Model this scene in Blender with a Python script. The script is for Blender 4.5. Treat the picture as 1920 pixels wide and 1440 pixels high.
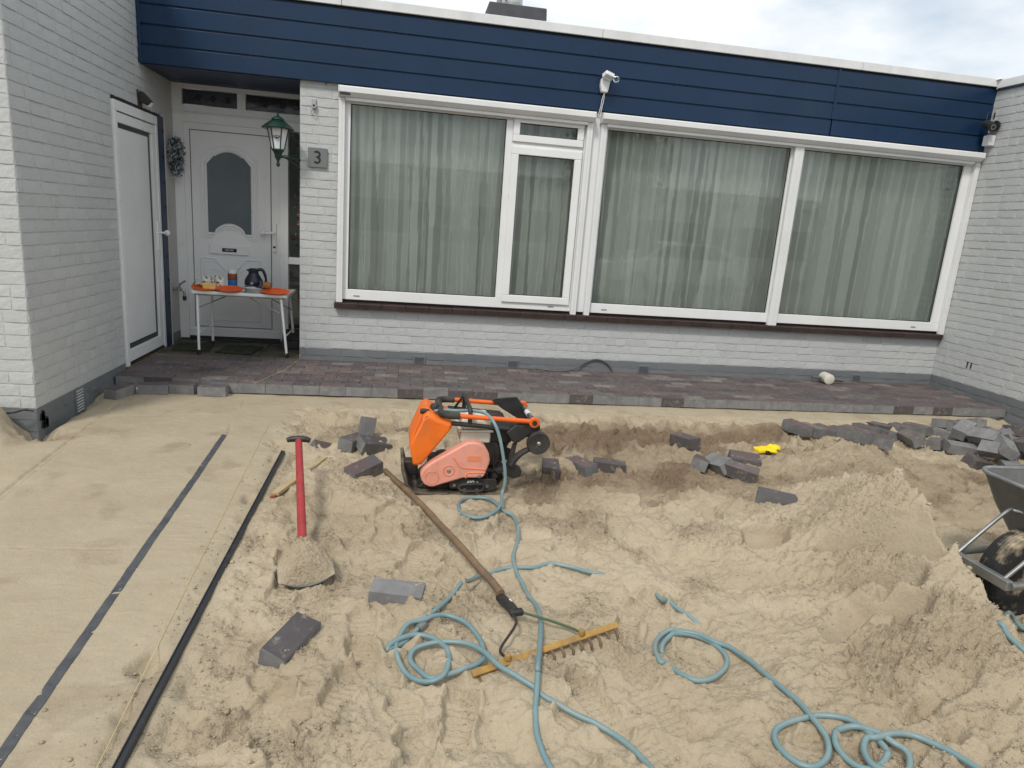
import bpy, math, random
import numpy as np
from mathutils import Vector, Matrix, Euler

for o in list(bpy.data.objects):
    bpy.data.objects.remove(o)
SC = bpy.context.scene
COL = SC.collection
R = math.radians
rng = random.Random(7)

# ------------------------------------------------------------------ camera
CAM_POS = Vector((0.9477, -6.5603, 1.3745))
YAW, PITCH, ROLL = 0.1700, -0.2279, 0.0749
FPX = 1265.0                      # focal length in pixels of a 1920 px wide picture
fw = Vector((math.sin(YAW)*math.cos(PITCH), math.cos(YAW)*math.cos(PITCH), math.sin(PITCH)))
r0 = Vector((math.cos(YAW), -math.sin(YAW), 0))
u0 = r0.cross(fw)
rt = math.cos(ROLL)*r0 + math.sin(ROLL)*u0
up = -math.sin(ROLL)*r0 + math.cos(ROLL)*u0
cd = bpy.data.cameras.new('camera')
cam = bpy.data.objects.new('camera', cd)
COL.objects.link(cam)
m = Matrix((rt, up, -fw)).transposed().to_4x4()
m.translation = CAM_POS
cam.matrix_world = m
cd.sensor_fit = 'HORIZONTAL'
cd.sensor_width = 36.0
cd.lens = FPX/1920*36.0
cd.clip_start = 0.05
cd.clip_end = 3000
SC.camera = cam

# ------------------------------------------------------------------ sky, sun, exposure
SUN_EL, SUN_AZ = R(50), R(212)    # azimuth measured clockwise from +Y
w = bpy.data.worlds.new('World')
SC.world = w
w.use_nodes = True
nt = w.node_tree
nt.nodes.clear()
N = nt.nodes.new
out = N('ShaderNodeOutputWorld'); bg = N('ShaderNodeBackground')
sky = N('ShaderNodeTexSky'); sky.sky_type = 'NISHITA'; sky.sun_disc = False
sky.sun_elevation = SUN_EL; sky.sun_rotation = SUN_AZ
sky.air_density = 1.0; sky.dust_density = 2.0
tc = N('ShaderNodeTexCoord')
mp = N('ShaderNodeMapping'); mp.inputs['Scale'].default_value = (1.0, 1.0, 2.4); mp.inputs['Location'].default_value = (2.3, 0.4, 0.2)
n1 = N('ShaderNodeTexNoise'); n1.inputs['Scale'].default_value = 2.3; n1.inputs['Detail'].default_value = 7; n1.inputs['Roughness'].default_value = .55
n1.inputs['Distortion'].default_value = .35
cr = N('ShaderNodeValToRGB'); cr.color_ramp.elements[0].position = .34; cr.color_ramp.elements[1].position = .62
cr.color_ramp.elements[0].color = (.72, .72, .72, 1); cr.color_ramp.elements[1].color = (1, 1, 1, 1)
n2 = N('ShaderNodeTexNoise'); n2.inputs['Scale'].default_value = 3.6; n2.inputs['Detail'].default_value = 6
cc = N('ShaderNodeMix'); cc.data_type = 'RGBA'
cm = N('ShaderNodeMapRange'); cm.inputs['From Min'].default_value = .34; cm.inputs['From Max'].default_value = .62
cc.inputs['A'].default_value = (5.2, 6.1, 7.0, 1); cc.inputs['B'].default_value = (10.4, 10.4, 10.3, 1)
mx = N('ShaderNodeMix'); mx.data_type = 'RGBA'
nt.links.new(tc.outputs['Generated'], mp.inputs['Vector'])
nt.links.new(mp.outputs['Vector'], n1.inputs['Vector']); nt.links.new(mp.outputs['Vector'], n2.inputs['Vector'])
nt.links.new(n1.outputs['Fac'], cr.inputs['Fac'])
nt.links.new(n2.outputs['Fac'], cm.inputs['Value']); nt.links.new(cm.outputs['Result'], cc.inputs['Factor'])
nt.links.new(cr.outputs['Color'], mx.inputs['Factor'])
nt.links.new(sky.outputs['Color'], mx.inputs['A']); nt.links.new(cc.outputs['Result'], mx.inputs['B'])
nt.links.new(mx.outputs['Result'], bg.inputs['Color']); bg.inputs['Strength'].default_value = 0.088
nt.links.new(bg.outputs['Background'], out.inputs['Surface'])

sd = bpy.data.lights.new('sun', 'SUN'); sd.energy = 1.5; sd.angle = R(10); sd.color = (1, .945, .865)
sun = bpy.data.objects.new('sun', sd); COL.objects.link(sun)
sv = Vector((math.sin(SUN_AZ)*math.cos(SUN_EL), math.cos(SUN_AZ)*math.cos(SUN_EL), math.sin(SUN_EL)))
sun.rotation_euler = sv.to_track_quat('Z', 'Y').to_euler()
sun.location = sv*30
SC.view_settings.view_transform = 'Standard'
SC.view_settings.look = 'None'
SC.view_settings.exposure = 0.46
SC.view_settings.gamma = 1
SC.view_settings.use_curve_mapping = False

# ------------------------------------------------------------------ materials
def nodes(name):
    m = bpy.data.materials.new(name); m.use_nodes = True
    t = m.node_tree
    return m, t, t.nodes['Principled BSDF'], t.nodes['Material Output']
def c4(c): return (c[0], c[1], c[2], 1)
def mixc(t, a, b, fac):
    n = t.nodes.new('ShaderNodeMix'); n.data_type = 'RGBA'
    for k, v in (('A', a), ('B', b)):
        if isinstance(v, tuple): n.inputs[k].default_value = c4(v)
        else: t.links.new(v, n.inputs[k])
    if isinstance(fac, (int, float)): n.inputs['Factor'].default_value = fac
    else: t.links.new(fac, n.inputs['Factor'])
    return n.outputs['Result']
def math_(t, op, a, b=None, clamp=False):
    n = t.nodes.new('ShaderNodeMath'); n.operation = op; n.use_clamp = clamp
    for i, v in enumerate((a, b)):
        if v is None: continue
        if isinstance(v, (int, float)): n.inputs[i].default_value = v
        else: t.links.new(v, n.inputs[i])
    return n.outputs[0]
def noise(t, vec, scale, detail=4, rough=.55, dist=0):
    n = t.nodes.new('ShaderNodeTexNoise'); n.inputs['Scale'].default_value = scale
    n.inputs['Detail'].default_value = detail; n.inputs['Roughness'].default_value = rough
    n.inputs['Distortion'].default_value = dist
    t.links.new(vec, n.inputs['Vector'])
    return n.outputs['Fac']
def ramp(t, fac, a, b):
    n = t.nodes.new('ShaderNodeMapRange'); n.inputs['From Min'].default_value = a; n.inputs['From Max'].default_value = b
    t.links.new(fac, n.inputs['Value'])
    return n.outputs['Result']
def bump(t, bs, h, strength, dist):
    n = t.nodes.new('ShaderNodeBump'); n.inputs['Strength'].default_value = strength; n.inputs['Distance'].default_value = dist
    t.links.new(h, n.inputs['Height']); t.links.new(n.outputs['Normal'], bs.inputs['Normal'])
    return n
def mat(name, col, rough=.6, metal=0.0, col2=None, ns=6.0, bs=0.0, bsc=150, bd=.002, rnd=0.0, lo=.35, hi=.65, spec=.5, coat=0, stain=None):
    m, t, p, o = nodes(name)
    tcn = t.nodes.new('ShaderNodeTexCoord'); vec = tcn.outputs['Object']
    p.inputs['Roughness'].default_value = rough; p.inputs['Metallic'].default_value = metal
    p.inputs['Specular IOR Level'].default_value = spec
    if coat: p.inputs['Coat Weight'].default_value = coat; p.inputs['Coat Roughness'].default_value = .15
    c = None
    if col2 is not None:
        f = ramp(t, noise(t, vec, ns, 6, .6), lo, hi)
        c = mixc(t, col, col2, f)
        rr = ramp(t, noise(t, vec, ns*2.3, 4), .2, .8)
        t.links.new(math_(t, 'ADD', math_(t, 'MULTIPLY', rr, .16), max(rough-.08, .02)), p.inputs['Roughness'])
    if stain:
        ms = t.nodes.new('ShaderNodeMapping'); ms.inputs['Scale'].default_value = (1, 1, .28); t.links.new(vec, ms.inputs['Vector'])
        f = math_(t, 'MULTIPLY', ramp(t, noise(t, ms.outputs['Vector'], stain[2], 7, .68, .3), .54, .82), stain[3])
        c = mixc(t, c if c is not None else col, stain[:1][0], f)
        f = math_(t, 'MULTIPLY', ramp(t, noise(t, vec, stain[2]*9, 5, .7), .66, .72), stain[4])
        c = mixc(t, c, stain[1], f)
    if rnd:
        oi = t.nodes.new('ShaderNodeObjectInfo'); gi = t.nodes.new('ShaderNodeNewGeometry')
        f = math_(t, 'FRACT', math_(t, 'ADD', oi.outputs['Random'], gi.outputs['Random Per Island']))
        k = math_(t, 'ADD', math_(t, 'MULTIPLY', f, 2*rnd), 1-rnd)
        hs = t.nodes.new('ShaderNodeHueSaturation')
        if c is None: hs.inputs['Color'].default_value = c4(col)
        else: t.links.new(c, hs.inputs['Color'])
        t.links.new(k, hs.inputs['Value']); c = hs.outputs['Color']
    if c is None: p.inputs['Base Color'].default_value = c4(col)
    else: t.links.new(c, p.inputs['Base Color'])
    if bs: bump(t, p, noise(t, vec, bsc, 5, .6), bs, bd)
    return m

M = {}
M['paint'] = mat('wall_paint', (.505, .520, .517), .55, col2=(.455, .470, .466), ns=2.2, bs=.95, bsc=24, bd=.007, rnd=.035, stain=((.33, .325, .30), (.62, .63, .62), 2.6, .42, .5))
M['plinth'] = mat('plinth_paint', (.165, .178, .188), .6, col2=(.14, .15, .158), ns=4, bs=.5, bsc=60, bd=.004, rnd=.06, stain=((.13, .12, .105), (.36, .36, .35), 3.5, .5, .4))
M['plaster'] = mat('smooth_render', (.50, .495, .47), .7, col2=(.45, .445, .42), ns=3, bs=.2, bsc=80)
M['rawbrick'] = mat('bare_footing', (.22, .17, .12), .95, col2=(.10, .07, .045), ns=14, bs=.8, bsc=60, bd=.006)
M['blue'] = mat('blue_cladding', (.0042, .0225, .062), .30, col2=(.006, .0275, .072), ns=1.4, bs=.08, bsc=220, rnd=.05, spec=.36, stain=((.016, .034, .066), (.01, .03, .08), 3.0, .5, 0))
M['bluedark'] = mat('blue_trim', (.008, .022, .065), .45)
M['white'] = mat('white_upvc', (.80, .81, .81), .32, col2=(.76, .77, .77), ns=3)
M['white2'] = mat('white_aluminium', (.76, .77, .77), .38, col2=(.70, .71, .71), ns=2.5)
M['coping'] = mat('coping_metal', (.74, .75, .75), .45, col2=(.66, .67, .67), ns=7, bs=.1, bsc=40, stain=((.42, .42, .39), (.8, .8, .8), 4.0, .35, .0))
M['gasket'] = mat('rubber_gasket', (.02, .021, .022), .6)
M['black'] = mat('black_plastic', (.016, .016, .017), .5, col2=(.03, .029, .027), ns=18)
M['rubber'] = mat('black_rubber', (.018, .018, .018), .75, col2=(.05, .045, .038), ns=14, bs=.3, bsc=90)
M['steel'] = mat('bare_steel', (.55, .55, .54), .32, metal=1.0, col2=(.42, .42, .41), ns=20)
M['galv'] = mat('galvanised_steel', (.36, .37, .36), .48, metal=.75, col2=(.24, .245, .24), ns=9, bs=.12, bsc=30)
M['galvtray'] = mat('barrow_tray_steel', (.19, .195, .185), .55, metal=.45, col2=(.13, .125, .115), ns=7, bs=.15, bsc=24)
M['sill'] = mat('brown_sill_tile', (.055, .034, .030), .42, col2=(.035, .024, .022), ns=9, rnd=.12)
M['dark'] = mat('dark_interior', (.05, .05, .048), .9)
M['room'] = mat('room_wall', (.22, .22, .20), .9)
M['floorold'] = mat('old_porch_tile', (.105, .092, .066), .8, col2=(.040, .038, .026), ns=5, bs=.4, bsc=70, rnd=.12)
M['mat'] = mat('green_doormat', (.035, .050, .018), .98, col2=(.012, .017, .010), ns=9, bs=1, bsc=300, bd=.006)
M['greyplate'] = mat('number_plate_grey', (.165, .18, .178), .5)
M['ink'] = mat('black_ink', (.012, .012, .014), .5)
M['green'] = mat('lantern_green', (.003, .030, .018), .35, col2=(.004, .026, .016), ns=15)
M['milk'] = mat('milk_glass', (.74, .76, .78), .2)
M['orange'] = mat('orange_paint', (.80, .135, .012), .38, col2=(.70, .12, .016), ns=8, bs=.05, bsc=90)
M['tank'] = mat('orange_plastic_tank', (.85, .17, .012), .45, col2=(.62, .12, .02), ns=9, bs=.10, bsc=50, lo=.45, hi=.8, stain=((.34, .20, .10), (.95, .55, .30), 7, .55, .35))
M['pink'] = mat('faded_pink_plastic', (.76, .33, .25), .5, col2=(.60, .26, .18), ns=10, bs=.08, bsc=50, lo=.45, hi=.8, stain=((.45, .28, .19), (.82, .60, .50), 8, .6, .4))
M['pinkdeep'] = mat('faded_orange_sticker', (.74, .24, .12), .5)
M['cream'] = mat('cream_fuel_tank', (.70, .67, .56), .4, col2=(.60, .56, .45), ns=8)
M['engine'] = mat('dirty_black_metal', (.022, .021, .020), .55, col2=(.075, .06, .045), ns=16, bs=.2, bsc=70, lo=.45, hi=.8)
M['plate'] = mat('sandy_base_plate', (.045, .042, .038), .7, col2=(.20, .16, .11), ns=11, bs=.3, bsc=60)
M['red'] = mat('red_fibre_handle', (.36, .032, .036), .5, col2=(.30, .03, .033), ns=12, stain=((.42, .22, .16), (.5, .40, .30), 6, .4, .5))
M['wood'] = mat('worn_wood_handle', (.21, .135, .075), .7, col2=(.13, .085, .05), ns=14, bs=.3, bsc=60)
M['lath'] = mat('pale_wood_lath', (.46, .37, .21), .8, col2=(.38, .30, .16), ns=10, bs=.2, bsc=60)
M['yellow'] = mat('yellow_rake_bar', (.46, .27, .055), .6, col2=(.27, .16, .06), ns=16, bs=.15, bsc=60)
M['glove'] = mat('yellow_glove', (.90, .66, .008), .6, bs=.3, bsc=160)
M['hose'] = mat('teal_hose', (.150, .245, .262), .42, col2=(.22, .29, .29), ns=9, lo=.45, hi=.75, stain=((.36, .32, .25), (.42, .36, .27), 7, .45, .6))
M['cable'] = mat('grey_cable', (.10, .11, .10), .6)
M['rail'] = mat('black_rail', (.020, .023, .028), .42, col2=(.06, .06, .058), ns=20, lo=.55, hi=.85)
M['strip'] = mat('grey_strip', (.05, .057, .068), .6, col2=(.085, .088, .09), ns=16)
M['string'] = mat('cream_string', (.62, .53, .26), .9)
M['leaf'] = mat('wreath_leaf', (.035, .055, .055), .7, rnd=.5)
M['frost'] = mat('frosted_leaf', (.40, .44, .48), .7, rnd=.3)
M['pinkflower'] = mat('pink_petal', (.75, .28, .32), .7, rnd=.4)
M['navy'] = mat('navy_plastic', (.012, .015, .035), .28)
M['brownlabel'] = mat('brown_label', (.20, .065, .022), .4)
M['bluelabel'] = mat('blue_label', (.02, .17, .52), .4)
M['mug'] = mat('white_china', (.74, .74, .72), .25)
M['cow'] = mat('printed_mug', (.76, .76, .74), .3, col2=(.03, .03, .03), ns=34, lo=.56, hi=.60)
M['pack'] = mat('yellow_packet', (.80, .42, .05), .45, col2=(.75, .62, .25), ns=40)
M['tray'] = mat('orange_tray', (.72, .105, .014), .45)
M['bread'] = mat('bread_crust', (.36, .15, .05), .8)
M['wrap'] = mat('paper_wrap', (.48, .45, .36), .7, col2=(.60, .58, .50), ns=20)
M['net'] = mat('table_white', (.80, .81, .81), .4)
M['tape'] = mat('black_bitumen', (.012, .012, .012), .7)
M['metaldark'] = mat('dark_brown_metal', (.045, .036, .030), .4, metal=.4)
M['mallet'] = mat('white_rubber', (.66, .63, .55), .6, col2=(.58, .54, .45), ns=14)
M['wirelight'] = mat('pale_cable', (.55, .56, .55), .5)

def glass(name, tint, refl=1.0, rough=.0):
    m, t, p, o = nodes(name)
    t.nodes.remove(p)
    tr = t.nodes.new('ShaderNodeBsdfTransparent'); tr.inputs['Color'].default_value = c4(tint)
    gl = t.nodes.new('ShaderNodeBsdfGlossy'); gl.inputs['Roughness'].default_value = rough; gl.inputs['Color'].default_value = (.93, .97, .96, 1)
    fr = t.nodes.new('ShaderNodeFresnel'); fr.inputs['IOR'].default_value = 1.55
    mxs = t.nodes.new('ShaderNodeMixShader')
    t.links.new(math_(t, 'MULTIPLY', fr.outputs['Fac'], refl, True), mxs.inputs['Fac'])
    t.links.new(tr.outputs[0], mxs.inputs[1]); t.links.new(gl.outputs[0], mxs.inputs[2])
    t.links.new(mxs.outputs[0], o.inputs['Surface'])
    return m
M['glass'] = glass('window_glass', (.95, .97, .955), .74)
M['clear'] = glass('clear_plastic', (.92, .93, .93), 1.2, .08)
M['frostglass'] = mat('frosted_glass', (.135, .165, .175), .16, col2=(.11, .138, .148), ns=2.5)
M['leadglass'] = mat('dark_patterned_glass', (.014, .016, .02), .06, col2=(.05, .052, .056), ns=24, bs=.25, bsc=18, bd=.004, lo=.45, hi=.7)
M['leadglassgrey'] = mat('grey_etched_glass', (.042, .048, .060), .2)

def curtain_mat():
    m, t, p, o = nodes('voile_curtain')
    p.inputs['Base Color'].default_value = (.92, .94, .89, 1); p.inputs['Roughness'].default_value = .9
    at = t.nodes.new('ShaderNodeAttribute'); at.attribute_name = 'layer'
    tr = t.nodes.new('ShaderNodeBsdfTransparent'); tl = t.nodes.new('ShaderNodeBsdfTranslucent'); tl.inputs['Color'].default_value = (.6, .66, .6, 1)
    a = t.nodes.new('ShaderNodeMixShader'); a.inputs['Fac'].default_value = .25
    t.links.new(p.outputs[0], a.inputs[1]); t.links.new(tl.outputs[0], a.inputs[2])
    b = t.nodes.new('ShaderNodeMixShader')
    t.links.new(math_(t, 'MULTIPLY', at.outputs['Fac'], .50), b.inputs['Fac'])
    t.links.new(a.outputs[0], b.inputs[1]); t.links.new(tr.outputs[0], b.inputs[2])
    t.links.new(b.outputs[0], o.inputs['Surface'])
    return m
M['curtain'] = curtain_mat()

def paver_mat(dark=.68, gain=1.0, side_k=1.0):
    """Two-layer concrete paver: coloured wear layer on its upper face, plain grey body below."""
    m, t, p, o = nodes('concrete_paver')
    tcn = t.nodes.new('ShaderNodeTexCoord'); vec = tcn.outputs['Object']
    oi = t.nodes.new('ShaderNodeObjectInfo'); gi = t.nodes.new('ShaderNodeNewGeometry')
    f = math_(t, 'FRACT', math_(t, 'ADD', math_(t, 'MULTIPLY', oi.outputs['Random'], 7.3), gi.outputs['Random Per Island']))
    rp = t.nodes.new('ShaderNodeValToRGB'); e = rp.color_ramp
    e.interpolation = 'LINEAR'
    cols = [(0, (.062, .054, .056)), (.22, (.095, .068, .066)), (.42, (.125, .085, .080)), (.58, (.085, .078, .080)), (.75, (.150, .110, .100)), (.9, (.12, .108, .104)), (1, (.21, .19, .17))]
    cols = [(a_, tuple(x_*gain for x_ in b_)) for a_, b_ in cols]
    e.elements[0].color = c4(cols[0][1]); e.elements[1].color = c4(cols[-1][1])
    for pos, c in cols[1:-1]:
        q = e.elements.new(pos); q.color = c4(c)
    t.links.new(f, rp.inputs['Fac'])
    va = t.nodes.new('ShaderNodeVectorMath'); va.operation = 'ADD'
    cx = t.nodes.new('ShaderNodeCombineXYZ'); t.links.new(math_(t, 'MULTIPLY', f, 50), cx.inputs[0])
    t.links.new(vec, va.inputs[0]); t.links.new(cx.outputs[0], va.inputs[1])
    v2 = va.outputs[0]
    top = mixc(t, rp.outputs['Color'], (.085, .078, .083), ramp(t, noise(t, v2, 9, 5), .42, .72))
    top = mixc(t, top, (.42, .36, .28), math_(t, 'MULTIPLY', ramp(t, noise(t, v2, 22, 6, .65), .56, .80), .7))
    side = mixc(t, tuple(side_k*x_ for x_ in (.225, .225, .226)), tuple(side_k*x_ for x_ in (.150, .150, .152)), ramp(t, noise(t, v2, 12, 5), .35, .7))
    dk = mixc(t, side, (.085, .074, .074), math_(t, 'GREATER_THAN', math_(t, 'FRACT', math_(t, 'MULTIPLY', f, 5.7)), dark))
    dk = mixc(t, dk, (.36, .31, .235), math_(t, 'MULTIPLY', ramp(t, noise(t, v2, 26, 6, .7), .54, .74), .6))
    sx = t.nodes.new('ShaderNodeSeparateXYZ'); t.links.new(tcn.outputs['Normal'], sx.inputs[0])
    nz = ramp(t, sx.outputs[2], .35, .6)
    t.links.new(mixc(t, dk, top, nz), p.inputs['Base Color'])
    p.inputs['Roughness'].default_value = .82
    bump(t, p, noise(t, v2, 130, 6, .7), .5, .003)
    return m
M['paver'] = paver_mat(); M['paver_grey'] = paver_mat(2.0, 1.3, .95); M['paver_loose'] = paver_mat(.74, 1.05, .78)
M['greygasket'] = mat('dark_grey_gasket', (.045, .05, .05), .5)

def sand_mat():
    m, t, p, o = nodes('builders_sand')
    tcn = t.nodes.new('ShaderNodeTexCoord'); vec = tcn.outputs['Object']
    at = t.nodes.new('ShaderNodeAttribute'); at.attribute_name = 'damp'
    sm = t.nodes.new('ShaderNodeAttribute'); sm.attribute_name = 'smooth'
    ck = t.nodes.new('ShaderNodeAttribute'); ck.attribute_name = 'crumb'
    big = noise(t, vec, 1.3, 6, .62, .5)
    dry = mixc(t, (.470, .396, .285), (.378, .310, .214), ramp(t, big, .36, .66))
    sm2 = mixc(t, (.415, .352, .255), (.362, .303, .214), ramp(t, noise(t, vec, 2.6, 7, .66, .6), .36, .68))
    dry = mixc(t, dry, sm2, sm.outputs['Fac'])
    md = noise(t, vec, 17, 7, .66, .4)
    f = math_(t, 'ADD', at.outputs['Fac'], math_(t, 'MULTIPLY', math_(t, 'SUBTRACT', md, .5), .62))
    f = ramp(t, f, .20, .95)
    c = mixc(t, dry, (.195, .142, .094), f)
    # grains: darker damp crumbs in loose patches, paler quartz elsewhere
    sp = math_(t, 'MULTIPLY', ramp(t, noise(t, vec, 85, 4, .7), .54, .66), math_(t, 'ADD', .16, math_(t, 'MULTIPLY', ck.outputs['Fac'], .50)))
    c = mixc(t, c, (.20, .148, .098), sp)
    c = mixc(t, c, (.60, .53, .42), math_(t, 'MULTIPLY', ramp(t, noise(t, vec, 120, 3, .7), .60, .74), .35))
    t.links.new(c, p.inputs['Base Color'])
    p.inputs['Roughness'].default_value = .95; p.inputs['Specular IOR Level'].default_value = .15
    h = math_(t, 'ADD', math_(t, 'MULTIPLY', noise(t, vec, 55, 5, .62), 1.0), math_(t, 'MULTIPLY', noise(t, vec, 160, 3, .6), .30))
    k = math_(t, 'SUBTRACT', math_(t, 'ADD', 1.1, math_(t, 'MULTIPLY', ck.outputs['Fac'], .5)), math_(t, 'MULTIPLY', sm.outputs['Fac'], .72))
    bump(t, p, math_(t, 'MULTIPLY', h, k), .8, .012)
    return m
M['sand'] = sand_mat()

# ------------------------------------------------------------------ mesh helpers
class MB:
    def __init__(s): s.v = []; s.f = []
    def add(s, v, f):
        n = len(s.v); s.v += [tuple(q) for q in v]; s.f += [tuple(i+n for i in q) for q in f]; return s
    def box(s, x0, x1, y0, y1, z0, z1):
        return s.add([(x0,y0,z0),(x1,y0,z0),(x1,y1,z0),(x0,y1,z0),(x0,y0,z1),(x1,y0,z1),(x1,y1,z1),(x0,y1,z1)],
                     [(0,3,2,1),(4,5,6,7),(0,1,5,4),(1,2,6,5),(2,3,7,6),(3,0,4,7)])
    def obox(s, c, size, rot=(0,0,0)):
        e = Euler(rot).to_matrix(); c = Vector(c); a, b, d = (q/2 for q in size)
        pts = [(-a,-b,-d),(a,-b,-d),(a,b,-d),(-a,b,-d),(-a,-b,d),(a,-b,d),(a,b,d),(-a,b,d)]
        return s.add([c + e @ Vector(q) for q in pts], [(0,3,2,1),(4,5,6,7),(0,1,5,4),(1,2,6,5),(2,3,7,6),(3,0,4,7)])
    def tube(s, pts, r, seg=8, closed=False):
        pts = [Vector(q) for q in pts]; n = len(pts); vs = []; fs = []
        rr = r if isinstance(r, (list, tuple)) else [r]*n
        prev = None
        for i, q in enumerate(pts):
            if closed: d = pts[(i+1) % n] - pts[i-1]
            else: d = pts[min(i+1, n-1)] - pts[max(i-1, 0)]
            if d.length < 1e-9: d = Vector((0,0,1))
            d.normalize()
            if prev is None:
                a = Vector((0,0,1)) if abs(d.z) < .9 else Vector((1,0,0))
                nx = d.cross(a).normalized()
            else:
                nx = (prev - d*prev.dot(d)).normalized()
            prev = nx; ny = d.cross(nx)
            for k in range(seg):
                t = 2*math.pi*k/seg
                vs.append(q + (nx*math.cos(t) + ny*math.sin(t))*rr[i])
        for i in range(n if closed else n-1):
            j = (i+1) % n
            for k in range(seg):
                l = (k+1) % seg
                fs.append((i*seg+k, i*seg+l, j*seg+l, j*seg+k))
        if not closed:
            fs.append(tuple(range(seg-1, -1, -1))); fs.append(tuple((n-1)*seg+k for k in range(seg)))
        return s.add(vs, fs)
    def lathe(s, prof, c=(0,0,0), axis='z', seg=20):
        vs = []; fs = []; c = Vector(c)
        def put(r, h, t):
            a, b = r*math.cos(t), r*math.sin(t)
            return c + Vector({'z': (a, b, h), 'y': (a, h, b), 'x': (h, a, b)}[axis])
        n = len(prof)
        for r, h in prof:
            for k in range(seg): vs.append(put(max(r, 1e-4), h, 2*math.pi*k/seg))
        flip = axis == 'y'
        for i in range(n-1):
            for k in range(seg):
                l = (k+1) % seg
                q = (i*seg+k, i*seg+l, (i+1)*seg+l, (i+1)*seg+k)
                fs.append(q[::-1] if flip else q)
        a = tuple(range(seg-1, -1, -1)); b = tuple((n-1)*seg+k for k in range(seg))
        fs.append(a[::-1] if flip else a); fs.append(b[::-1] if flip else b)
        return s.add(vs, fs)
    def prism(s, poly, d0, d1, plane='xz'):
        n = len(poly)
        def P(a, b, d): return {'xz': (a, d, b), 'xy': (a, b, d), 'yz': (d, a, b)}[plane]
        vs = [P(a, b, d0) for a, b in poly] + [P(a, b, d1) for a, b in poly]
        fs = [tuple(range(n)), tuple(range(2*n-1, n-1, -1))] + [(i, i+n, (i+1) % n + n, (i+1) % n) for i in range(n)]
        return s.add(vs, fs)
    def mesh(s, name):
        me = bpy.data.meshes.new(name); me.from_pydata(s.v, [], s.f); me.update()
        return me
    def build(s, name, material, parent=None, bevel=0, smooth=False, loc=None, rot=None, seg=2, fix=True):
        me = s.mesh(name)
        if fix:
            import bmesh
            b = bmesh.new(); b.from_mesh(me); bmesh.ops.recalc_face_normals(b, faces=b.faces); b.to_mesh(me); b.free()
        return link(name, me, material, parent, bevel, smooth, loc, rot, seg)
def link(name, me, material, parent=None, bevel=0, smooth=False, loc=None, rot=None, seg=2):
    mt = M[material] if isinstance(material, str) else material
    if mt is not None and not me.materials: me.materials.append(mt)
    o = bpy.data.objects.new(name, me); COL.objects.link(o)
    if parent is not None: o.parent = parent
    if loc is not None: o.location = loc
    if rot is not None: o.rotation_euler = rot
    if bevel:
        b = o.modifiers.new('bevel', 'BEVEL'); b.width = bevel; b.segments = seg; b.limit_method = 'ANGLE'; b.angle_limit = R(35)
        me.polygons.foreach_set('use_smooth', [True]*len(me.polygons))
        try: b.harden_normals = True
        except Exception: pass
    elif smooth:
        me.polygons.foreach_set('use_smooth', [True]*len(me.polygons))
        if smooth != 'all':
            try: me.set_sharp_from_angle(angle=R(38))
            except Exception: pass
    return o
def tag(o, label, cat, group=None, kind=None):
    if label: o['label'] = label
    if cat: o['category'] = cat
    if group: o['group'] = group
    if kind: o['kind'] = kind
    return o
def thing(name, label, cat, loc=(0,0,0), rot=(0,0,0), group=None):
    o = bpy.data.objects.new(name, None); COL.objects.link(o)
    o.empty_display_size = .1; o.location = loc; o.rotation_euler = rot
    return tag(o, label, cat, group)
def sub(name, parent):
    o = bpy.data.objects.new(name, None); COL.objects.link(o); o.empty_display_size = .05; o.parent = parent
    return o
def smooth_path(pts, n=8, closed=False):
    P = [Vector(q) for q in pts]; outp = []
    m_ = len(P)
    for i in range(m_ if closed else m_-1):
        if closed: a, b, c, d = P[i-1], P[i], P[(i+1) % m_], P[(i+2) % m_]
        else: a, b, c, d = P[max(i-1,0)], P[i], P[i+1], P[min(i+2, m_-1)]
        for k in range(n):
            t = k/n
            outp.append(.5*((2*b) + (c-a)*t + (2*a-5*b+4*c-d)*t*t + (3*b-a-3*c+d)*t**3))
    if not closed: outp.append(P[-1])
    return outp
def ray(u, v):
    return fw + rt*((u-960)/FPX) - up*((v-720)/FPX)
def on_y(u, v, y):
    d = ray(u, v); return CAM_POS + d*((y-CAM_POS.y)/d.y)
def on_z(u, v, z):
    d = ray(u, v); return CAM_POS + d*((z-CAM_POS.z)/d.z)
def on_x(u, v, x):
    d = ray(u, v); return CAM_POS + d*((x-CAM_POS.x)/d.x)
def sstep(a, b, x):
    t = np.clip((x-a)/(b-a), 0, 1); return t*t*(3-2*t)
# ------------------------------------------------------------------ sand terrain
XLW, XR, YC = -1.2957, 6.8139, -2.0665      # wing wall face, right wall face, wing front corner
YPV = -1.028                                # front edge of the new paving
GX0, GX1, GY0, GY1, GD = -1.9, 6.95, -5.70, -0.93, 0.0069
NX = int((GX1-GX0)/GD)+1; NY = int((GY1-GY0)/GD)+1
gx = GX0 + np.arange(NX)*GD; gy = GY0 + np.arange(NY)*GD
XX, YY = np.meshgrid(gx, gy)
nrs = np.random.RandomState(11)
def fbm(lo, hi, beta, aniso=(1, 1)):
    """Random field with features between lo and hi metres, unit deviation."""
    sp = np.fft.fft2(nrs.randn(NY, NX))
    ky = np.fft.fftfreq(NY, GD)[:, None]*aniso[1]; kx = np.fft.fftfreq(NX, GD)[None, :]*aniso[0]
    k = np.sqrt(kx*kx + ky*ky) + 1e-9
    amp = k**(-beta)*np.exp(-(k*lo)**4)*(1-np.exp(-(k*hi)**4))
    f = np.real(np.fft.ifft2(sp*amp))
    return f/f.std()
n_big = fbm(.30, 1.2, 1.5); n_mid = fbm(.09, .40, 1.6); n_sm = fbm(.035, .14, 1.5); n_fine = fbm(.014, .06, 1.2)
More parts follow.
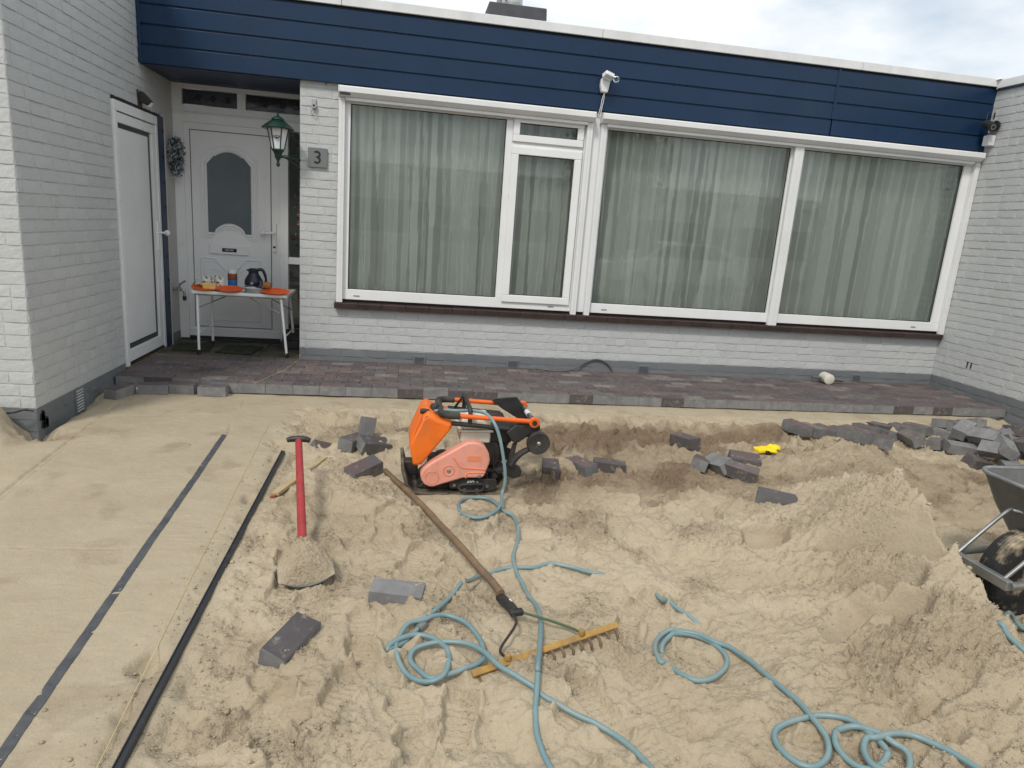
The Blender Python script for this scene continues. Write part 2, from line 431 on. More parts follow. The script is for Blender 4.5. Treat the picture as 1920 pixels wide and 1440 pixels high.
n_w1 = fbm(.10, .45, 1.5); n_w2 = fbm(.10, .45, 1.5); n_patch = fbm(.12, .8, 1.5)
bound = .16 + .035*n_mid + np.where(YY > -2.35, -.05, .0)
rough = sstep(0, .16, XX-bound)*sstep(-1.26, -1.46, YY+.03*n_mid)
rough *= 1-sstep(6.35, 6.6, XX)*.5
H = -.092 + .0015*n_big + .0009*n_mid + .0004*n_sm
# trampled area: plateaus with small lips
hr = .015*n_big + .0080*n_mid + .0034*n_sm
st = .0085
tq = (hr + .004*n_w1)/st; fl = np.floor(tq); fr_ = tq-fl
ter = st*(fl + np.clip((fr_-.62)/.38, 0, 1)**1.3)
hr = .35*hr + .65*ter
H = H + rough*(-.014 + hr)
crumb = sstep(.1, 1.3, n_patch)*rough
H += crumb*(np.clip(n_fine-.1, 0, 3)*.0055) + rough*.0015*n_fine
# wavy dragged marks left by the screed on the smooth side
streak = fbm(.03, .16, 1.2, (2.2, 1.))
H += (1-rough)*(.0022*sstep(1.0, 2.0, fbm(.018, .10, 1.2, (4., 1.)))*sstep(-1.1, .1, XX) + .0003*streak)
# churned damp track to the right of the compactor
trk = np.exp(-((YY+2.05)/.42)**2)*sstep(1.2, 1.7, XX)*(1-sstep(4.2, 5.0, XX))
H += trk*(-.012 + .010*n_mid + .005*n_sm)
# small furrow ridge just in front of the smooth strip by the paving
H += .020*np.exp(-((YY+1.60+.05*n_big)/.10)**2)*sstep(.2, .6, XX)*(1-sstep(5.0, 6, XX))*(1+.5*n_mid)

def dist_line(pts):
    """Signed side, distance and interpolated value along a polyline of (x, y, value)."""
    best = np.full(XX.shape, 1e9); val = np.zeros(XX.shape); side = np.zeros(XX.shape)
    for (ax, ay, av), (bx, by, bv) in zip(pts[:-1], pts[1:]):
        dx, dy = bx-ax, by-ay; L = dx*dx+dy*dy
        t = np.clip(((XX-ax)*dx + (YY-ay)*dy)/L, 0, 1)
        px, py = ax+t*dx, ay+t*dy
        d = np.hypot(XX-px, YY-py)
        q = d < best
        best = np.where(q, d, best); val = np.where(q, av+(bv-av)*t, val)
        side = np.where(q, np.sign((XX-ax)*dy - (YY-ay)*dx), side)
    return best, val, side
# the big heap
ridge = [(4.50, -2.28, .10), (4.15, -2.46, .215), (3.80, -2.95, .12), (3.42, -3.60, .24), (3.25, -3.95, .49), (3.20, -4.28, .33), (3.10, -4.72, .22), (2.96, -5.2, .17), (2.70, -5.8, .16)]
d, v, sd_ = dist_line(ridge)
d = np.abs(d + .014*n_mid + .012*n_big)
east = sd_ < 0
east = (XX - np.interp(YY, [-5.8, -5.2, -4.72, -4.28, -3.98, -3.66, -2.95, -2.46, -2.28], [2.70, 2.96, 3.10, 3.20, 3.24, 3.40, 3.80, 4.15, 4.50])) > 0
wid = np.where(east, .16 + .10*sstep(-3.6, -2.6, YY), .36 + .17*sstep(-4.2, -4.9, YY) - .10*sstep(-3.2, -2.5, YY))
prof = np.exp(-(np.clip(d, 0, None)/wid)**np.where(east, 1.7, 1.45))
heap = v*prof + np.where(east, 0, .055*np.exp(-(d/.85)**2))*sstep(-2.6, -3.4, YY)
H = H + heap
hm = sstep(.02, .12, heap)
H += hm*(.0045*n_mid + .0020*n_sm + .0013*n_fine) + hm*(crumb+.15)*.0040*np.clip(n_fine, 0, 3)
# finger-like furrows that run down the front of the heap
ca, sa = math.cos(R(-32)), math.sin(R(-32))
def warped(angle, lx, ly, seed):
    s2 = np.random.RandomState(seed); a = R(angle)
    U = XX*math.cos(a)+YY*math.sin(a); V = -XX*math.sin(a)+YY*math.cos(a)
    f = 0
    for i in range(9):
        ph = s2.rand()*6.28; kk = 2*math.pi/(lx*(.7+.7*s2.rand())); kl = 2*math.pi/(ly*(.6+.9*s2.rand()))*s2.choice([-1, 1])
        f = f + np.sin(kk*U + kl*V + ph + .5*n_big + .25*n_mid)
    return f/2.2
fur = warped(118, .13, .6, 5)
H += sstep(.05, .13, heap)*sstep(-4.0, -4.45, YY)*sstep(.12, .28, d)*(~east)*(-.020)*np.clip(fur-.1, 0, 1.6)
# shovel cuts in the heap: each a smooth tilted face that bites into the crest
smoothcut = np.zeros_like(H)
def cut(cx, cy, ang, half, depth, z_in, slope, curve=.6):
    """Blade mark: in a frame turned by ang, the sand above a tilted plane is cut away."""
    a = R(ang)
    U = (XX-cx)*math.cos(a)+(YY-cy)*math.sin(a); V = -(XX-cx)*math.sin(a)+(YY-cy)*math.cos(a)
    U = U + .006*n_w1; Vw = V + .004*n_w2 + .008*n_big + .25*U*U
    inside = sstep(half, half-.035, np.abs(U))*sstep(-depth-.05, -depth, Vw)*sstep(.014, -.002, Vw)
    plane = z_in + slope*(Vw+depth) + curve*U*U
    global H, smoothcut
    nh = np.minimum(H, plane)
    ch = np.clip((H-nh)/.02, 0, 1)*inside
    H = H*(1-inside) + nh*inside
    smoothcut = np.maximum(smoothcut, ch)
cut(3.16, -4.05, -52, .25, .20, -.01, 2.0, .35)
cut(2.985, -4.29, -50, .15, .085, -.02, 1.9, 1.2)
cut(2.90, -4.45, -46, .13, .07, -.03, 1.8, 1.2)
cut(4.10, -2.62, 8, .22, .20, -.03, .75, 1.0)
cut(2.62, -4.42, 30, .16, .10, -.06, .5, 1.0)
cut(2.75, -3.70, -20, .12, .12, -.07, .45, 1.0)
# spill of sand against the wing corner on the far left
for (hx, hy, hh, s) in [(-1.50, -2.20, .20, .11), (-1.62, -2.25, .11, .20)]:
    H += hh*np.exp(-(((XX-hx)**2+(YY-hy)**2)/s**2))*(1+.08*n_mid)
H -= .10*np.exp(-(((XX+1.26)/.12)**2+((YY+2.14)/.09)**2))*(1+.3*n_sm)
H -= .075*np.exp(-((XX-XLW)/.055)**2)*(YY > YC-.05)*sstep(-1.25, -1.45, YY)*(1+.35*n_mid)
H -= .05*np.exp(-((XX-6.80)/.10)**2)*(1+.3*n_mid)
# grooves left by string lines and the screed board
def groove(a, b, wd, dp, wob=.002):
    global H
    dd, _, _ = dist_line([(a[0], a[1], 0), (b[0], b[1], 0)])
    H -= dp*np.exp(-((dd+wob*n_sm)/wd)**2)
groove((-1.085, -1.40), (-.955, -3.4), .010, .011)
groove((-1.055, -1.50), (-.93, -3.3), .007, .006)
groove((-1.06, -1.72), (-.36, -1.62), .006, .004)
groove((-.95, -3.66), (-.10, -3.69), .005, .005)
groove((-.245, -1.15), (-.215, -1.42), .006, .008)
groove((-.19, -1.85), (-.155, -2.09), .007, .009)
groove((1.0, -1.33), (6.2, -1.30), .012, .006)
groove((.37, -3.05), (.47, -3.38), .016, .010)
groove((.39, -4.08), (.60, -4.12), .010, .010)
# footprints
def foot(cx, cy, ang, depth=.018, L=.30, W=.105, tread=True):
    global H
    a = R(ang); s = .7
    x0, x1 = np.searchsorted(gx, cx-.35), np.searchsorted(gx, cx+.35)
    y0, y1 = np.searchsorted(gy, cy-.35), np.searchsorted(gy, cy+.35)
    if x1-x0 < 20 or y1-y0 < 20: return
    sl = (slice(y0, y1), slice(x0, x1))
    U = (XX[sl]-cx)*math.cos(a)+(YY[sl]-cy)*math.sin(a); V = -(XX[sl]-cx)*math.sin(a)+(YY[sl]-cy)*math.cos(a)
    w_ = W/2*(1 - .22*np.exp(-((U+.02)/.05)**2) + .10*np.exp(-((U-.08)/.07)**2))
    q = np.sqrt((np.clip(np.abs(U)-(L/2-w_), 0, None)/w_)**2 + (V/w_)**2) + .05*n_w1[sl]
    inside = 1-sstep(.92, 1.02, q)
    rim = np.exp(-((q-1.18)/.16)**2)
    base = H[sl]; mean = (base*inside).sum()/max(inside.sum(), 1)
    fl_ = mean - depth + .3*(base-mean)
    if tread: fl_ = fl_ + .0022*np.sign(np.sin(U*2*math.pi/.026))*(np.abs(V) < w_*.8)
    H[sl] = base*(1-inside) + fl_*inside + rim*depth*.55*(1+.5*n_sm[sl])
fr2 = random.Random(3)
for k in range(150):
    x = fr2.uniform(.42, 2.9); y = fr2.uniform(-5.5, -1.65)
    if abs(x-1.3) < .5 and abs(y+2.85) < .35: continue
    if x > 2.2 and y < -3.4: continue
    foot(x, y, fr2.uniform(20, 160) if fr2.random() < .7 else fr2.uniform(0, 360), fr2.uniform(.006, .026), fr2.uniform(.25, .31), fr2.uniform(.09, .115), fr2.random() < .5)
for k in range(40):
    foot(fr2.uniform(2.2, 5.8), fr2.uniform(-3.4, -1.6), fr2.uniform(0, 180), fr2.uniform(.008, .018), .28, .10, False)
for q in [(1.16, -4.80, 80, .024), (.78, -4.72, 62, .022), (.52, -3.95, 85, .016), (1.05, -3.72, 70, .014), (1.62, -4.75, 110, .022), (1.75, -4.55, 130, .02), (.62, -4.80, 120, .018)]:
    foot(*q)
# level bed under the compactor, and the wheel rut of the barrow
bed = np.exp(-(np.clip(np.maximum(np.abs(XX-1.29)/.36, np.abs(YY+2.83)/.24), 0, None))**6)
H = H*(1-bed) + (-.112)*bed
H -= .03*np.exp(-((XX-3.66)/.16)**2-((YY+4.28)/.10)**2)
# sand must stay below the paving and end at its front face
H = np.where(YY > YPV+.03, np.minimum(H, -.088), H)
def Hs(x, y):
    i = min(max((x-GX0)/GD, 0), NX-1.001); j = min(max((y-GY0)/GD, 0), NY-1.001)
    a, b = int(i), int(j); s, t = i-a, j-b
    return float((H[b, a]*(1-s)+H[b, a+1]*s)*(1-t) + (H[b+1, a]*(1-s)+H[b+1, a+1]*s)*t)
_ky = np.fft.fftfreq(NY, GD)[:, None]; _kx = np.fft.fftfreq(NX, GD)[None, :]
HB = np.real(np.fft.ifft2(np.fft.fft2(H)*np.exp(-2*(math.pi*.07)**2*(_kx**2+_ky**2))))   # H without its small bumps
def gpb(u, v, h=0.0):
    global H
    keep = H; H = HB
    p = gp(u, v, h); H = keep
    return p
def gp(u, v, h=0.0):
    """Where the line of sight through picture point (u, v) meets the sand (plus h)."""
    d = ray(u, v); t = .5
    p = CAM_POS + d*t
    while t < 12:
        p = CAM_POS + d*t
        if p.z < Hs(p.x, p.y)+h: break
        t += .01
    lo, hi = t-.01, t
    for _ in range(12):
        mid = (lo+hi)/2; p = CAM_POS + d*mid
        if p.z < Hs(p.x, p.y)+h: hi = mid
        else: lo = mid
    return CAM_POS + d*hi
# moisture of the sand: freshly turned sand is dark and damp, trodden sand dry
damp = np.zeros_like(H)
for (px, py, a, sx, sy) in [(2.9, -1.80, .85, 1.1, .17), (2.2, -2.10, .55, .55, .25), (2.5, -2.75, .62, .80, .24), (3.6, -2.9, .36, .5, .25), (1.75, -2.85, .42, .25, .22), (4.9, -2.6, .46, .9, .5), (4.9, -3.4, .46, .9, .6), (2.6, -2.2, .38, 1.5, .75), (1.9, -3.4, .16, .8, .5), (4.0, -1.75, .62, .6, .15), (1.6, -1.75, .42, .7, .15), (.75, -1.75, .30, .35, .2), (3.4, -2.3, .22, .5, .3), (1.05, -2.0, .22, .3, .25), (-1.2, -2.2, .9, .14, .09), (.20, -4.72, .45, .05, .25)]:
    damp += a*np.exp(-((XX-px)/sx)**2-((YY-py)/sy)**2)
damp += .22*sstep(.6, 1.9, n_patch)*rough*(1-hm) + .12*crumb*(1-hm)
damp += .30*smoothcut + .10*(1-rough)*(1-hm)*(1+.6*n_patch)
damp += (1-rough)*(1-hm)*(.0*streak + .14*sstep(.8, 1.8, n_patch))
damp = np.clip(damp, 0, 1.1)
# bed of the black rail
rb_ = np.exp(-((XX-.25)/.05)**4)*(YY < -2.38)
H = H*(1-rb_) + (-.100 + .2*(H+.100))*rb_
smoothA = np.clip((1-rough)*(1-hm) + .8*smoothcut, 0, 1)

def grid_mesh(name, mask_faces):
    idx = np.arange(NX*NY).reshape(NY, NX)
    q = np.stack([idx[:-1, :-1], idx[:-1, 1:], idx[1:, 1:], idx[1:, :-1]], -1)[mask_faces]
    used, inv = np.unique(q, return_inverse=True)
    q = inv.reshape(q.shape)
    co = np.stack([XX.ravel(), YY.ravel(), H.ravel()], 1)[used]
    me = bpy.data.meshes.new(name)
    me.vertices.add(len(co)); me.vertices.foreach_set('co', co.astype(np.float32).ravel())
    me.loops.add(q.size); me.loops.foreach_set('vertex_index', q.astype(np.int32).ravel())
    me.polygons.add(len(q)); me.polygons.foreach_set('loop_start', np.arange(0, q.size, 4, dtype=np.int32))
    me.polygons.foreach_set('use_smooth', np.ones(len(q), dtype=bool))
    for nm, arr in (('damp', damp), ('smooth', smoothA), ('crumb', np.clip(crumb+.15*hm*(1-smoothcut), 0, 1))):
        a = me.attributes.new(nm, 'FLOAT', 'POINT'); a.data.foreach_set('value', arr.ravel()[used].astype(np.float32))
    me.update(calc_edges=True); me.validate()
    return me
fc = (H[:-1, :-1]+H[1:, 1:])/2
XF, YF_ = XX[:-1, :-1], YY[:-1, :-1]
heapF = (heap[:-1, :-1] > .035)
# no sand inside the wing, under its footing or behind the paving front
solid = ((XF < XLW-.03) & (YF_ > YC+.03)) | ((YF_ > YPV+.06)) | (XF > XR+.03)
o = link('sand_ground', grid_mesh('sand_ground', ~heapF & ~solid), 'sand')
tag(o, 'trampled beige building sand covering the front yard', None, kind='structure')
o = link('sand_heap', grid_mesh('sand_heap', heapF & ~solid), 'sand')
tag(o, 'long heap of pale sand with shovel cuts in front of the wheelbarrow', 'sand heap', kind='stuff')

# loose crumbs of sand lying on the surface
ico = [(0, 0, 1), (.894, 0, .447), (.276, .851, .447), (-.724, .526, .447), (-.724, -.526, .447), (.276, -.851, .447), (.724, .526, -.447), (-.276, .851, -.447), (-.894, 0, -.447), (-.276, -.851, -.447), (.724, -.526, -.447), (0, 0, -1)]
icf = [(0,1,2),(0,2,3),(0,3,4),(0,4,5),(0,5,1),(1,6,2),(2,7,3),(3,8,4),(4,9,5),(5,10,1),(2,6,7),(3,7,8),(4,8,9),(5,9,10),(1,10,6),(11,7,6),(11,8,7),(11,9,8),(11,10,9),(11,6,10)]
def crumbs():
    rs = np.random.RandomState(77); V = []; F = []; D = []
    ico_a = np.array(ico); n = 0
    dens = .12*rough + .95*crumb + .85*hm*(1-smoothcut) + .35*sstep(.0, .25, XX)*sstep(.55, .28, XX) + .025*sstep(.7, 1.6, n_patch)
    tries = 0
    while n < 24000 and tries < 600000:
        tries += 1
        # more of them near the camera, where single crumbs can be seen
        y = -5.4 + 4.0*rs.rand()**1.7; x = -.35 + (5.0 if y > -3.5 else 3.8)*rs.rand()
        i = int((x-GX0)/GD); j = int((y-GY0)/GD)
        if rs.rand() > dens[j, i]: continue
        s = .0018 + .0044*rs.rand()**2.8 + (.006*rs.rand() if rs.rand() < .04 else 0)
        a = ico_a*(.75+.5*rs.rand(12, 1))*s*np.array([1, .8+.4*rs.rand(), .6])
        t = rs.rand()*6.28; c, sn = math.cos(t), math.sin(t)
        px = a[:, 0]*c-a[:, 1]*sn; py = a[:, 0]*sn+a[:, 1]*c
        V.append(np.stack([px+x, py+y, a[:, 2]+H[j, i]+s*.25], 1)); F.append(np.array(icf)+12*n); D.append(np.full(12, damp[j, i]*.9+.05+.2*rs.rand())); n += 1
    V = np.concatenate(V); F = np.concatenate(F); D = np.concatenate(D)
    me = bpy.data.meshes.new('sand_crumbs')
    me.vertices.add(len(V)); me.vertices.foreach_set('co', V.astype(np.float32).ravel())
    me.loops.add(F.size); me.loops.foreach_set('vertex_index', F.astype(np.int32).ravel())
    me.polygons.add(len(F)); me.polygons.foreach_set('loop_start', np.arange(0, F.size, 3, dtype=np.int32))
    me.polygons.foreach_set('use_smooth', np.ones(len(F), dtype=bool))
    a = me.attributes.new('damp', 'FLOAT', 'POINT'); a.data.foreach_set('value', D.astype(np.float32))
    a = me.attributes.new('smooth', 'FLOAT', 'POINT'); a.data.foreach_set('value', np.zeros(len(V), np.float32))
    me.update(calc_edges=True); me.validate()
    o = link('sand_crumbs', me, 'sand'); tag(o, 'loose crumbs of damp sand scattered over the trampled yard', 'sand', kind='stuff')
crumbs()

# ground beyond the sand, out to the horizon, with the street behind the camera
g = MB()
for (a, b, c, d_) in [(-900, 900, -900, GY0+.02), (-900, GX0+.02, GY0+.02, 900), (GX1-.02, 900, GY0+.02, 900), (GX0+.02, GX1-.02, GY1+.3, 900)]:
    g.add([(a, c, -.14), (b, c, -.14), (b, d_, -.14), (a, d_, -.14)], [(0, 1, 2, 3)])
gm = mat('street_paving', (.20, .18, .165), .9, col2=(.155, .14, .13), ns=1.5, bs=.4, bsc=30)
tag(g.build('ground', gm, fix=False), None, None, kind='structure')
g = MB().add([(-60, -20.5, -.136), (60, -20.5, -.136), (60, -14.2, -.136), (-60, -14.2, -.136)], [(0, 1, 2, 3)])
tag(g.build('road', mat('road_asphalt', (.075, .073, .07), .9, col2=(.055, .055, .055), ns=3, bs=.3, bsc=60), fix=False), None, None, kind='structure')
# skirt of sand round the detailed bed so that it does not end in a step
g = MB()
g.add([(GX0-2.5, GY0-.6, -.136), (GX1+.2, GY0-.6, -.136), (GX1+.2, GY0+.01, -.10), (GX0-2.5, GY0+.01, -.10)], [(0, 1, 2, 3)])
g.add([(GX0-2.5, GY0+.01, -.10), (GX0+.01, GY0+.01, -.10), (GX0+.01, YC-.03, -.10), (GX0-2.5, YC-.03, -.10)], [(0, 1, 2, 3)])
tag(g.build('sand_border', 'sand', fix=False), None, None, kind='structure')

# ------------------------------------------------------------------ brick walls
CH, BL, BT = .0772, .222, .0038      # course height, brick pitch, how far a brick stands proud
def brick_mesh(seed, mname, Lx=BL-.0045, Hz=CH-.0048):
    """One rough painted brick face: local x along the wall, -y outwards, z up; centre at the origin."""
    q = random.Random(seed); vs = []; fs = []
    nx, nz = 4, 2
    for j in range(nz+1):
        for i in range(nx+1):
            ex = i in (0, nx); ez = j in (0, nz)
            x = -Lx/2 + Lx*i/nx; z = -Hz/2 + Hz*j/nz
            ins = .0022
            if i == 0: x += ins
            if i == nx: x -= ins
            if j == 0: z += ins
            if j == nz: z -= ins
            x += q.uniform(-.0010, .0010); z += q.uniform(-.0027, .0022) if ez else q.uniform(-.006, .006)
            y = -BT + q.uniform(-.0013, .0013) + (.0014 if ex else 0) + (-.0010 if j == 0 else (.0012 if j == nz else 0))
            vs.append((x, y, z))
    k = (nx+1)*(nz+1)
    for j in range(nz):
        for i in range(nx):
            a = j*(nx+1)+i; fs.append((a, a+1, a+nx+2, a+nx+1))
    ring = [i for i in range(nx+1)] + [nx + (nx+1)*j for j in range(1, nz+1)] + [(nx+1)*nz + i for i in range(nx-1, -1, -1)] + [(nx+1)*j for j in range(nz-1, 0, -1)]
    for a in ring:
        x, y, z = vs[a]
        vs.append((x + math.copysign(.0018, x)*(abs(x) > Lx/2-.02), .003, z + math.copysign(.0018, z)*(abs(z) > Hz/2-.02)))
    n = len(ring)
    for i in range(n):
        j = (i+1) % n
        fs.append((ring[i], k+i, k+j, ring[j]))
    me = bpy.data.meshes.new('brick'); me.from_pydata(vs, [], fs); me.update()
    me.polygons.foreach_set('use_smooth', [True]*len(me.polygons))
    me.set_sharp_from_angle(angle=R(30))
    me.materials.append(M[mname])
    return me
BRK = {(mn, hd): [brick_mesh(s*17+hd, mn, (BL-.0045) if not hd else BL/2-.0045) for s in range(10)] for mn in ('paint', 'plinth') for hd in (0, 1)}
def brick_rows(u0, u1, z0, z1, seed, holes=()):
    """Wild-bond layout: yields (centre u, length, centre z) clear of the holes (ua, ub, za, zb)."""
    q = random.Random(seed); res = []
    k = 0; z = z0
    while z + CH*.6 < z1:
        zc = z + CH/2
        spans = [(u0, u1)]
        for (ha, hb, za, zb) in holes:
            if za < zc < zb:
                new = []
                for a, b in spans:
                    if hb <= a or ha >= b: new.append((a, b))
                    else:
                        if ha > a: new.append((a, ha))
                        if hb < b: new.append((hb, b))
                spans = new
        off = (k % 2)*BL/2 + q.choice((0, 0, .055, -.055))
        cuts = []; u = u0-BL*2+off
        while u < u1+BL:
            cuts.append(u); u += BL/2 if q.random() < .16 else BL
        for a, b in spans:
            e = [a] + [c for c in cuts if a+.045 < c < b-.045] + [b]
            for p, n_ in zip(e[:-1], e[1:]): res.append(((p+n_)/2, n_-p, zc))
        z += CH; k += 1
    return res
def lay_bricks(wall, rows, place, matfn, keep=290, seed=1):
    """place(u, z) -> (location, rotation z); the bricks that show largest become objects, the rest one mesh."""
    q = random.Random(seed); items = []
    for (u, L, z) in rows:
        loc, rz = place(u, z)
        nrm = Vector((math.sin(rz), -math.cos(rz), 0))
        dv = CAM_POS - loc; dist = dv.length
        lx, ly = (loc-CAM_POS).dot(rt), (loc-CAM_POS).dot(up); lz = (loc-CAM_POS).dot(fw)
        vis = lz > .1 and abs(lx/lz) < .80 and abs(ly/lz) < .61
        items.append((-(L*max(dv.normalized().dot(nrm), .01)/dist**2) + (0 if vis else 10), u, L, z, loc, rz))
    items.sort(key=lambda t_: t_[0])
    bulk = MB(); bulkp = MB()
    for i, (_, u, L, z, loc, rz) in enumerate(items):
        mn = matfn(u, z); hd = 1 if L < BL*.7 else 0
        me = q.choice(BRK[(mn, hd)]); sx = L/(BL/2 if hd else BL)
        rot = (q.uniform(-.012, .012), q.uniform(-.006, .006), rz + q.uniform(-.006, .006))
        flip = q.random() < .5
        if i < keep:
            o = bpy.data.objects.new('brick', me); COL.objects.link(o); o.parent = wall
            o.location = loc; o.rotation_euler = rot; o.scale = (sx, q.uniform(.6, 1.3), 1)
        else:
            mt_ = Matrix.LocRotScale(loc, Euler(rot), Vector((sx, q.uniform(.6, 1.3), 1)))
            (bulk if mn == 'paint' else bulkp).add([mt_ @ v_.co for v_ in me.vertices], [tuple(p.vertices) for p in me.polygons])
    for b, mn in ((bulk, 'paint'), (bulkp, 'plinth')):
        if b.v:
            o = b.build('brickwork', mn, wall, smooth=True, fix=False); o['kind'] = 'stuff'

# --- bungalow front
house = thing('bungalow', 'light grey painted brick bungalow with blue fascia, wide windows and white front door', 'house')
ZG = .118                                     # top of the grey painted plinth
wallp = sub('wall', house)
mo = MB()
mo.box(0, XR, 0, .22, -.25, .52)              # below the windows
mo.box(0, .336, 0, .22, .52, 2.52)            # pier beside the door
mo.box(0, XR, .0, .22, 2.47, 3.08)            # behind the fascia
mo.build('mortar', 'paint', wallp)
wl = MB().box(.02, XR, -.0012, .0, -.24, ZG-.004)
wl.build('plinth_mortar', 'plinth', wallp)
rows = brick_rows(0.0, XR, ZG-CH*5, .53, 3) + brick_rows(.0, .336, .53+(CH-((.53-ZG) % CH)) - CH*.0, 2.50, 4)
rows = [r for r in brick_rows(0.0, XR, ZG-CH*4, 2.50, 3, holes=[(.336, 99, .49, 9)])]
lay_bricks(wallp, rows, lambda u, z: (Vector((u, 0, z)), 0), lambda u, z: 'plinth' if z < ZG else 'paint', 300, 2)
MB().box(.0, .20, .22, .80, -.2, 2.48).build('pier_return', 'plaster', wallp)

# --- wing on the left with the side door
wing = thing('brick_wing', 'tall light grey painted brick wing on the left with white side door', 'building')
wl_ = sub('wall', wing)
ZWT = 3.45
DY0, DY1 = -.66, .44                          # opening of the side door and blue board
mo = MB()
mo.box(-4.2, XLW, YC, DY0, .05-CH*4, ZWT)
mo.box(-4.2, XLW, DY0, DY1, 2.135, ZWT)
mo.box(-4.2, XLW-.10, DY0, DY1, -.3, 2.135)
mo.build('mortar', 'paint', wl_)
MB().box(-4.2, XLW+.002, DY1, 1.1, .10, ZWT).build('plastered_face', 'plaster', wl_)
MB().box(-4.2, XLW+.004, DY1, 1.1, -.3, .10).build('plinth_face', 'plinth', wl_)
MB().box(-4.2, XLW+.0012, YC-.0012, DY0, .05-CH*3, .046).build('plinth_mortar', 'plinth', wl_)
f = MB()
q = random.Random(5)
y = YC-.03
while y < -1.0:
    L = q.uniform(.08, .2); f.box(XLW-.2, XLW+q.uniform(-.012, .022), y, y+L-.012, -.34, -.182-q.uniform(0, .02)); y += L
x = XLW
while x > -2.4:
    L = q.uniform(.09, .2); f.box(x-L+.01, x, YC-q.uniform(-.01, .02), YC+.2, -.34, -.182-q.uniform(0, .02)); x -= L
f.build('footing', 'rawbrick', wl_, bevel=.006)
ZG2 = .047
rows = brick_rows(YC, DY1, ZG2-CH*3, ZWT, 8, holes=[(DY0-.005, DY1+1, -1, 2.14)])
lay_bricks(wl_, rows, lambda u, z: (Vector((XLW, u, z)), R(90)), lambda u, z: 'plinth' if z < ZG2 else 'paint', 270, 5)
rows = brick_rows(-2.6, XLW, ZG2-CH*3, ZWT, 9)
wf = sub('front_wall', wing)
lay_bricks(wf, rows, lambda u, z: (Vector((u, YC, z)), 0), lambda u, z: 'plinth' if z < ZG2 else 'paint', 60, 6)
MB().box(-4.3, XLW+.03, YC-.03, 1.2, ZWT, ZWT+.09).build('coping', 'coping', wing, bevel=.006)
# vents, bitumen patch and rag near the corner
for (ya, yb, za, zb, n_) in [(-1.575, -1.455, -.135, .045, 8), (-1.335, -1.245, -.125, .0, 6)]:
    v = MB(); v.box(XLW, XLW+.012, ya, yb, za, zb); b = v.build('air_vent', 'plinth', wing, bevel=.003)
    for i in range(n_):
        z = za+.018+(zb-za-.036)*i/(n_-1)
        MB().obox((XLW+.014, (ya+yb)/2, z), (.007, (yb-ya)*.78, .008), (0, R(25), 0)).build('louvre', 'plinth' if ya > -1.4 else 'paint', b)
v = MB(); 
for i in range(14): v.obox((XLW+.008, -2.0+q.uniform(-.028, .028), -.035+q.uniform(-.045, .04)), (.008, q.uniform(.015, .04), q.uniform(.02, .05)), (q.uniform(0, 3), 0, 0))
v.build('bitumen_patch', 'tape', wing)
# --- wing on the right
rwing = thing('brick_wing', 'light grey painted brick wing closing the yard on the right', 'building', (XR, 0, 0))
rw = sub('wall', rwing)
MB().box(0, 3.5, -2.6, .30, -.28, 3.075).build('mortar', 'paint', rw)
MB().box(-.0012, 0, -2.6, .0, -.27, ZG-.004).build('plinth_mortar', 'plinth', rw)
rows = brick_rows(.0, 2.6, ZG-CH*5, 3.07, 12)
def rplace(u, z): return Vector((0, -u, z)), R(-90)
def lay_right():
    base = [(u, L, z) for (u, L, z) in rows]
    # distances are judged in world space
    global CAM_POS
    keep = CAM_POS
    CAM_POS = keep - Vector((XR, 0, 0))
    lay_bricks(rw, base, rplace, lambda u, z: 'plinth' if z < ZG else 'paint', 290, 8)
    CAM_POS = keep
lay_right()
cp = sub('coping', rwing)
for i, (a, b) in enumerate([(-.07, -1.3), (-1.304, -2.65)]):
    MB().box(-.035, 3.5, b, a, 3.085, 3.165).build('coping_section', 'coping', cp, bevel=.006)
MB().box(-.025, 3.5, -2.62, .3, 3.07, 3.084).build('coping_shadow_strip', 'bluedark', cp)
sl = MB()
for y in (-.03, -.09): sl.box(-.010, .004, y-.006, y+.006, 2.80, 2.86)
for y in (-.45, -.50): sl.box(-.010, .004, y-.005, y+.005, .29, .35)
sl.build('weep_slots', 'gasket', rwing)
MB().prism([(-.06, 3.166), (.06, 3.166), (.0, 3.20)], -.12, .02, 'xz').build('corner_cap', 'coping', rwing)

# ------------------------------------------------------------------ paving in front of the house
PL, PW, PT = .2098, .1043, .080
def paver_mesh(seed):
    q = random.Random(seed)
    a, b, c = PL/2-q.uniform(0, .001), PW/2-q.uniform(0, .001), .0035
    ch = .003 if seed >= 50 else 0
    vs = []
    for (x, y) in [(-a, -b), (a, -b), (a, b), (-a, b)]: vs.append((x, y, -PT/2))
    for (x, y) in [(-a, -b), (a, -b), (a, b), (-a, b)]: vs.append((x, y, PT/2-c))
    for (x, y) in [(-a, -b), (a, -b), (a, b), (-a, b)]:
        vs.append((x-math.copysign(c, x)+q.uniform(-.0012, .0012), y-math.copysign(c, y)+q.uniform(-.0012, .0012), PT/2+q.uniform(-.0006, .0006)))
    fs = [(3, 2, 1, 0), (8, 9, 10, 11)]
    for i in range(4):
        j = (i+1) % 4
        fs += [(i, j, j+4, i+4), (i+4, j+4, j+8, i+8)]
    vs = [tuple(c_+q.uniform(-ch, ch) for c_ in p_) for p_ in vs]
    me = bpy.data.meshes.new('paver'); me.from_pydata(vs, [], fs); me.update(); me.materials.append(M['paver'])
    return me
PAV = [paver_mesh(s) for s in range(8)]
PAVG = [paver_mesh(s+50) for s in range(8)]
PAVL = [paver_mesh(s+80) for s in range(8)]
for ms_, k_ in ((PAVG, 'paver_grey'), (PAVL, 'paver_loose')):
    for m_ in ms_: m_.materials.clear(); m_.materials.append(M[k_])
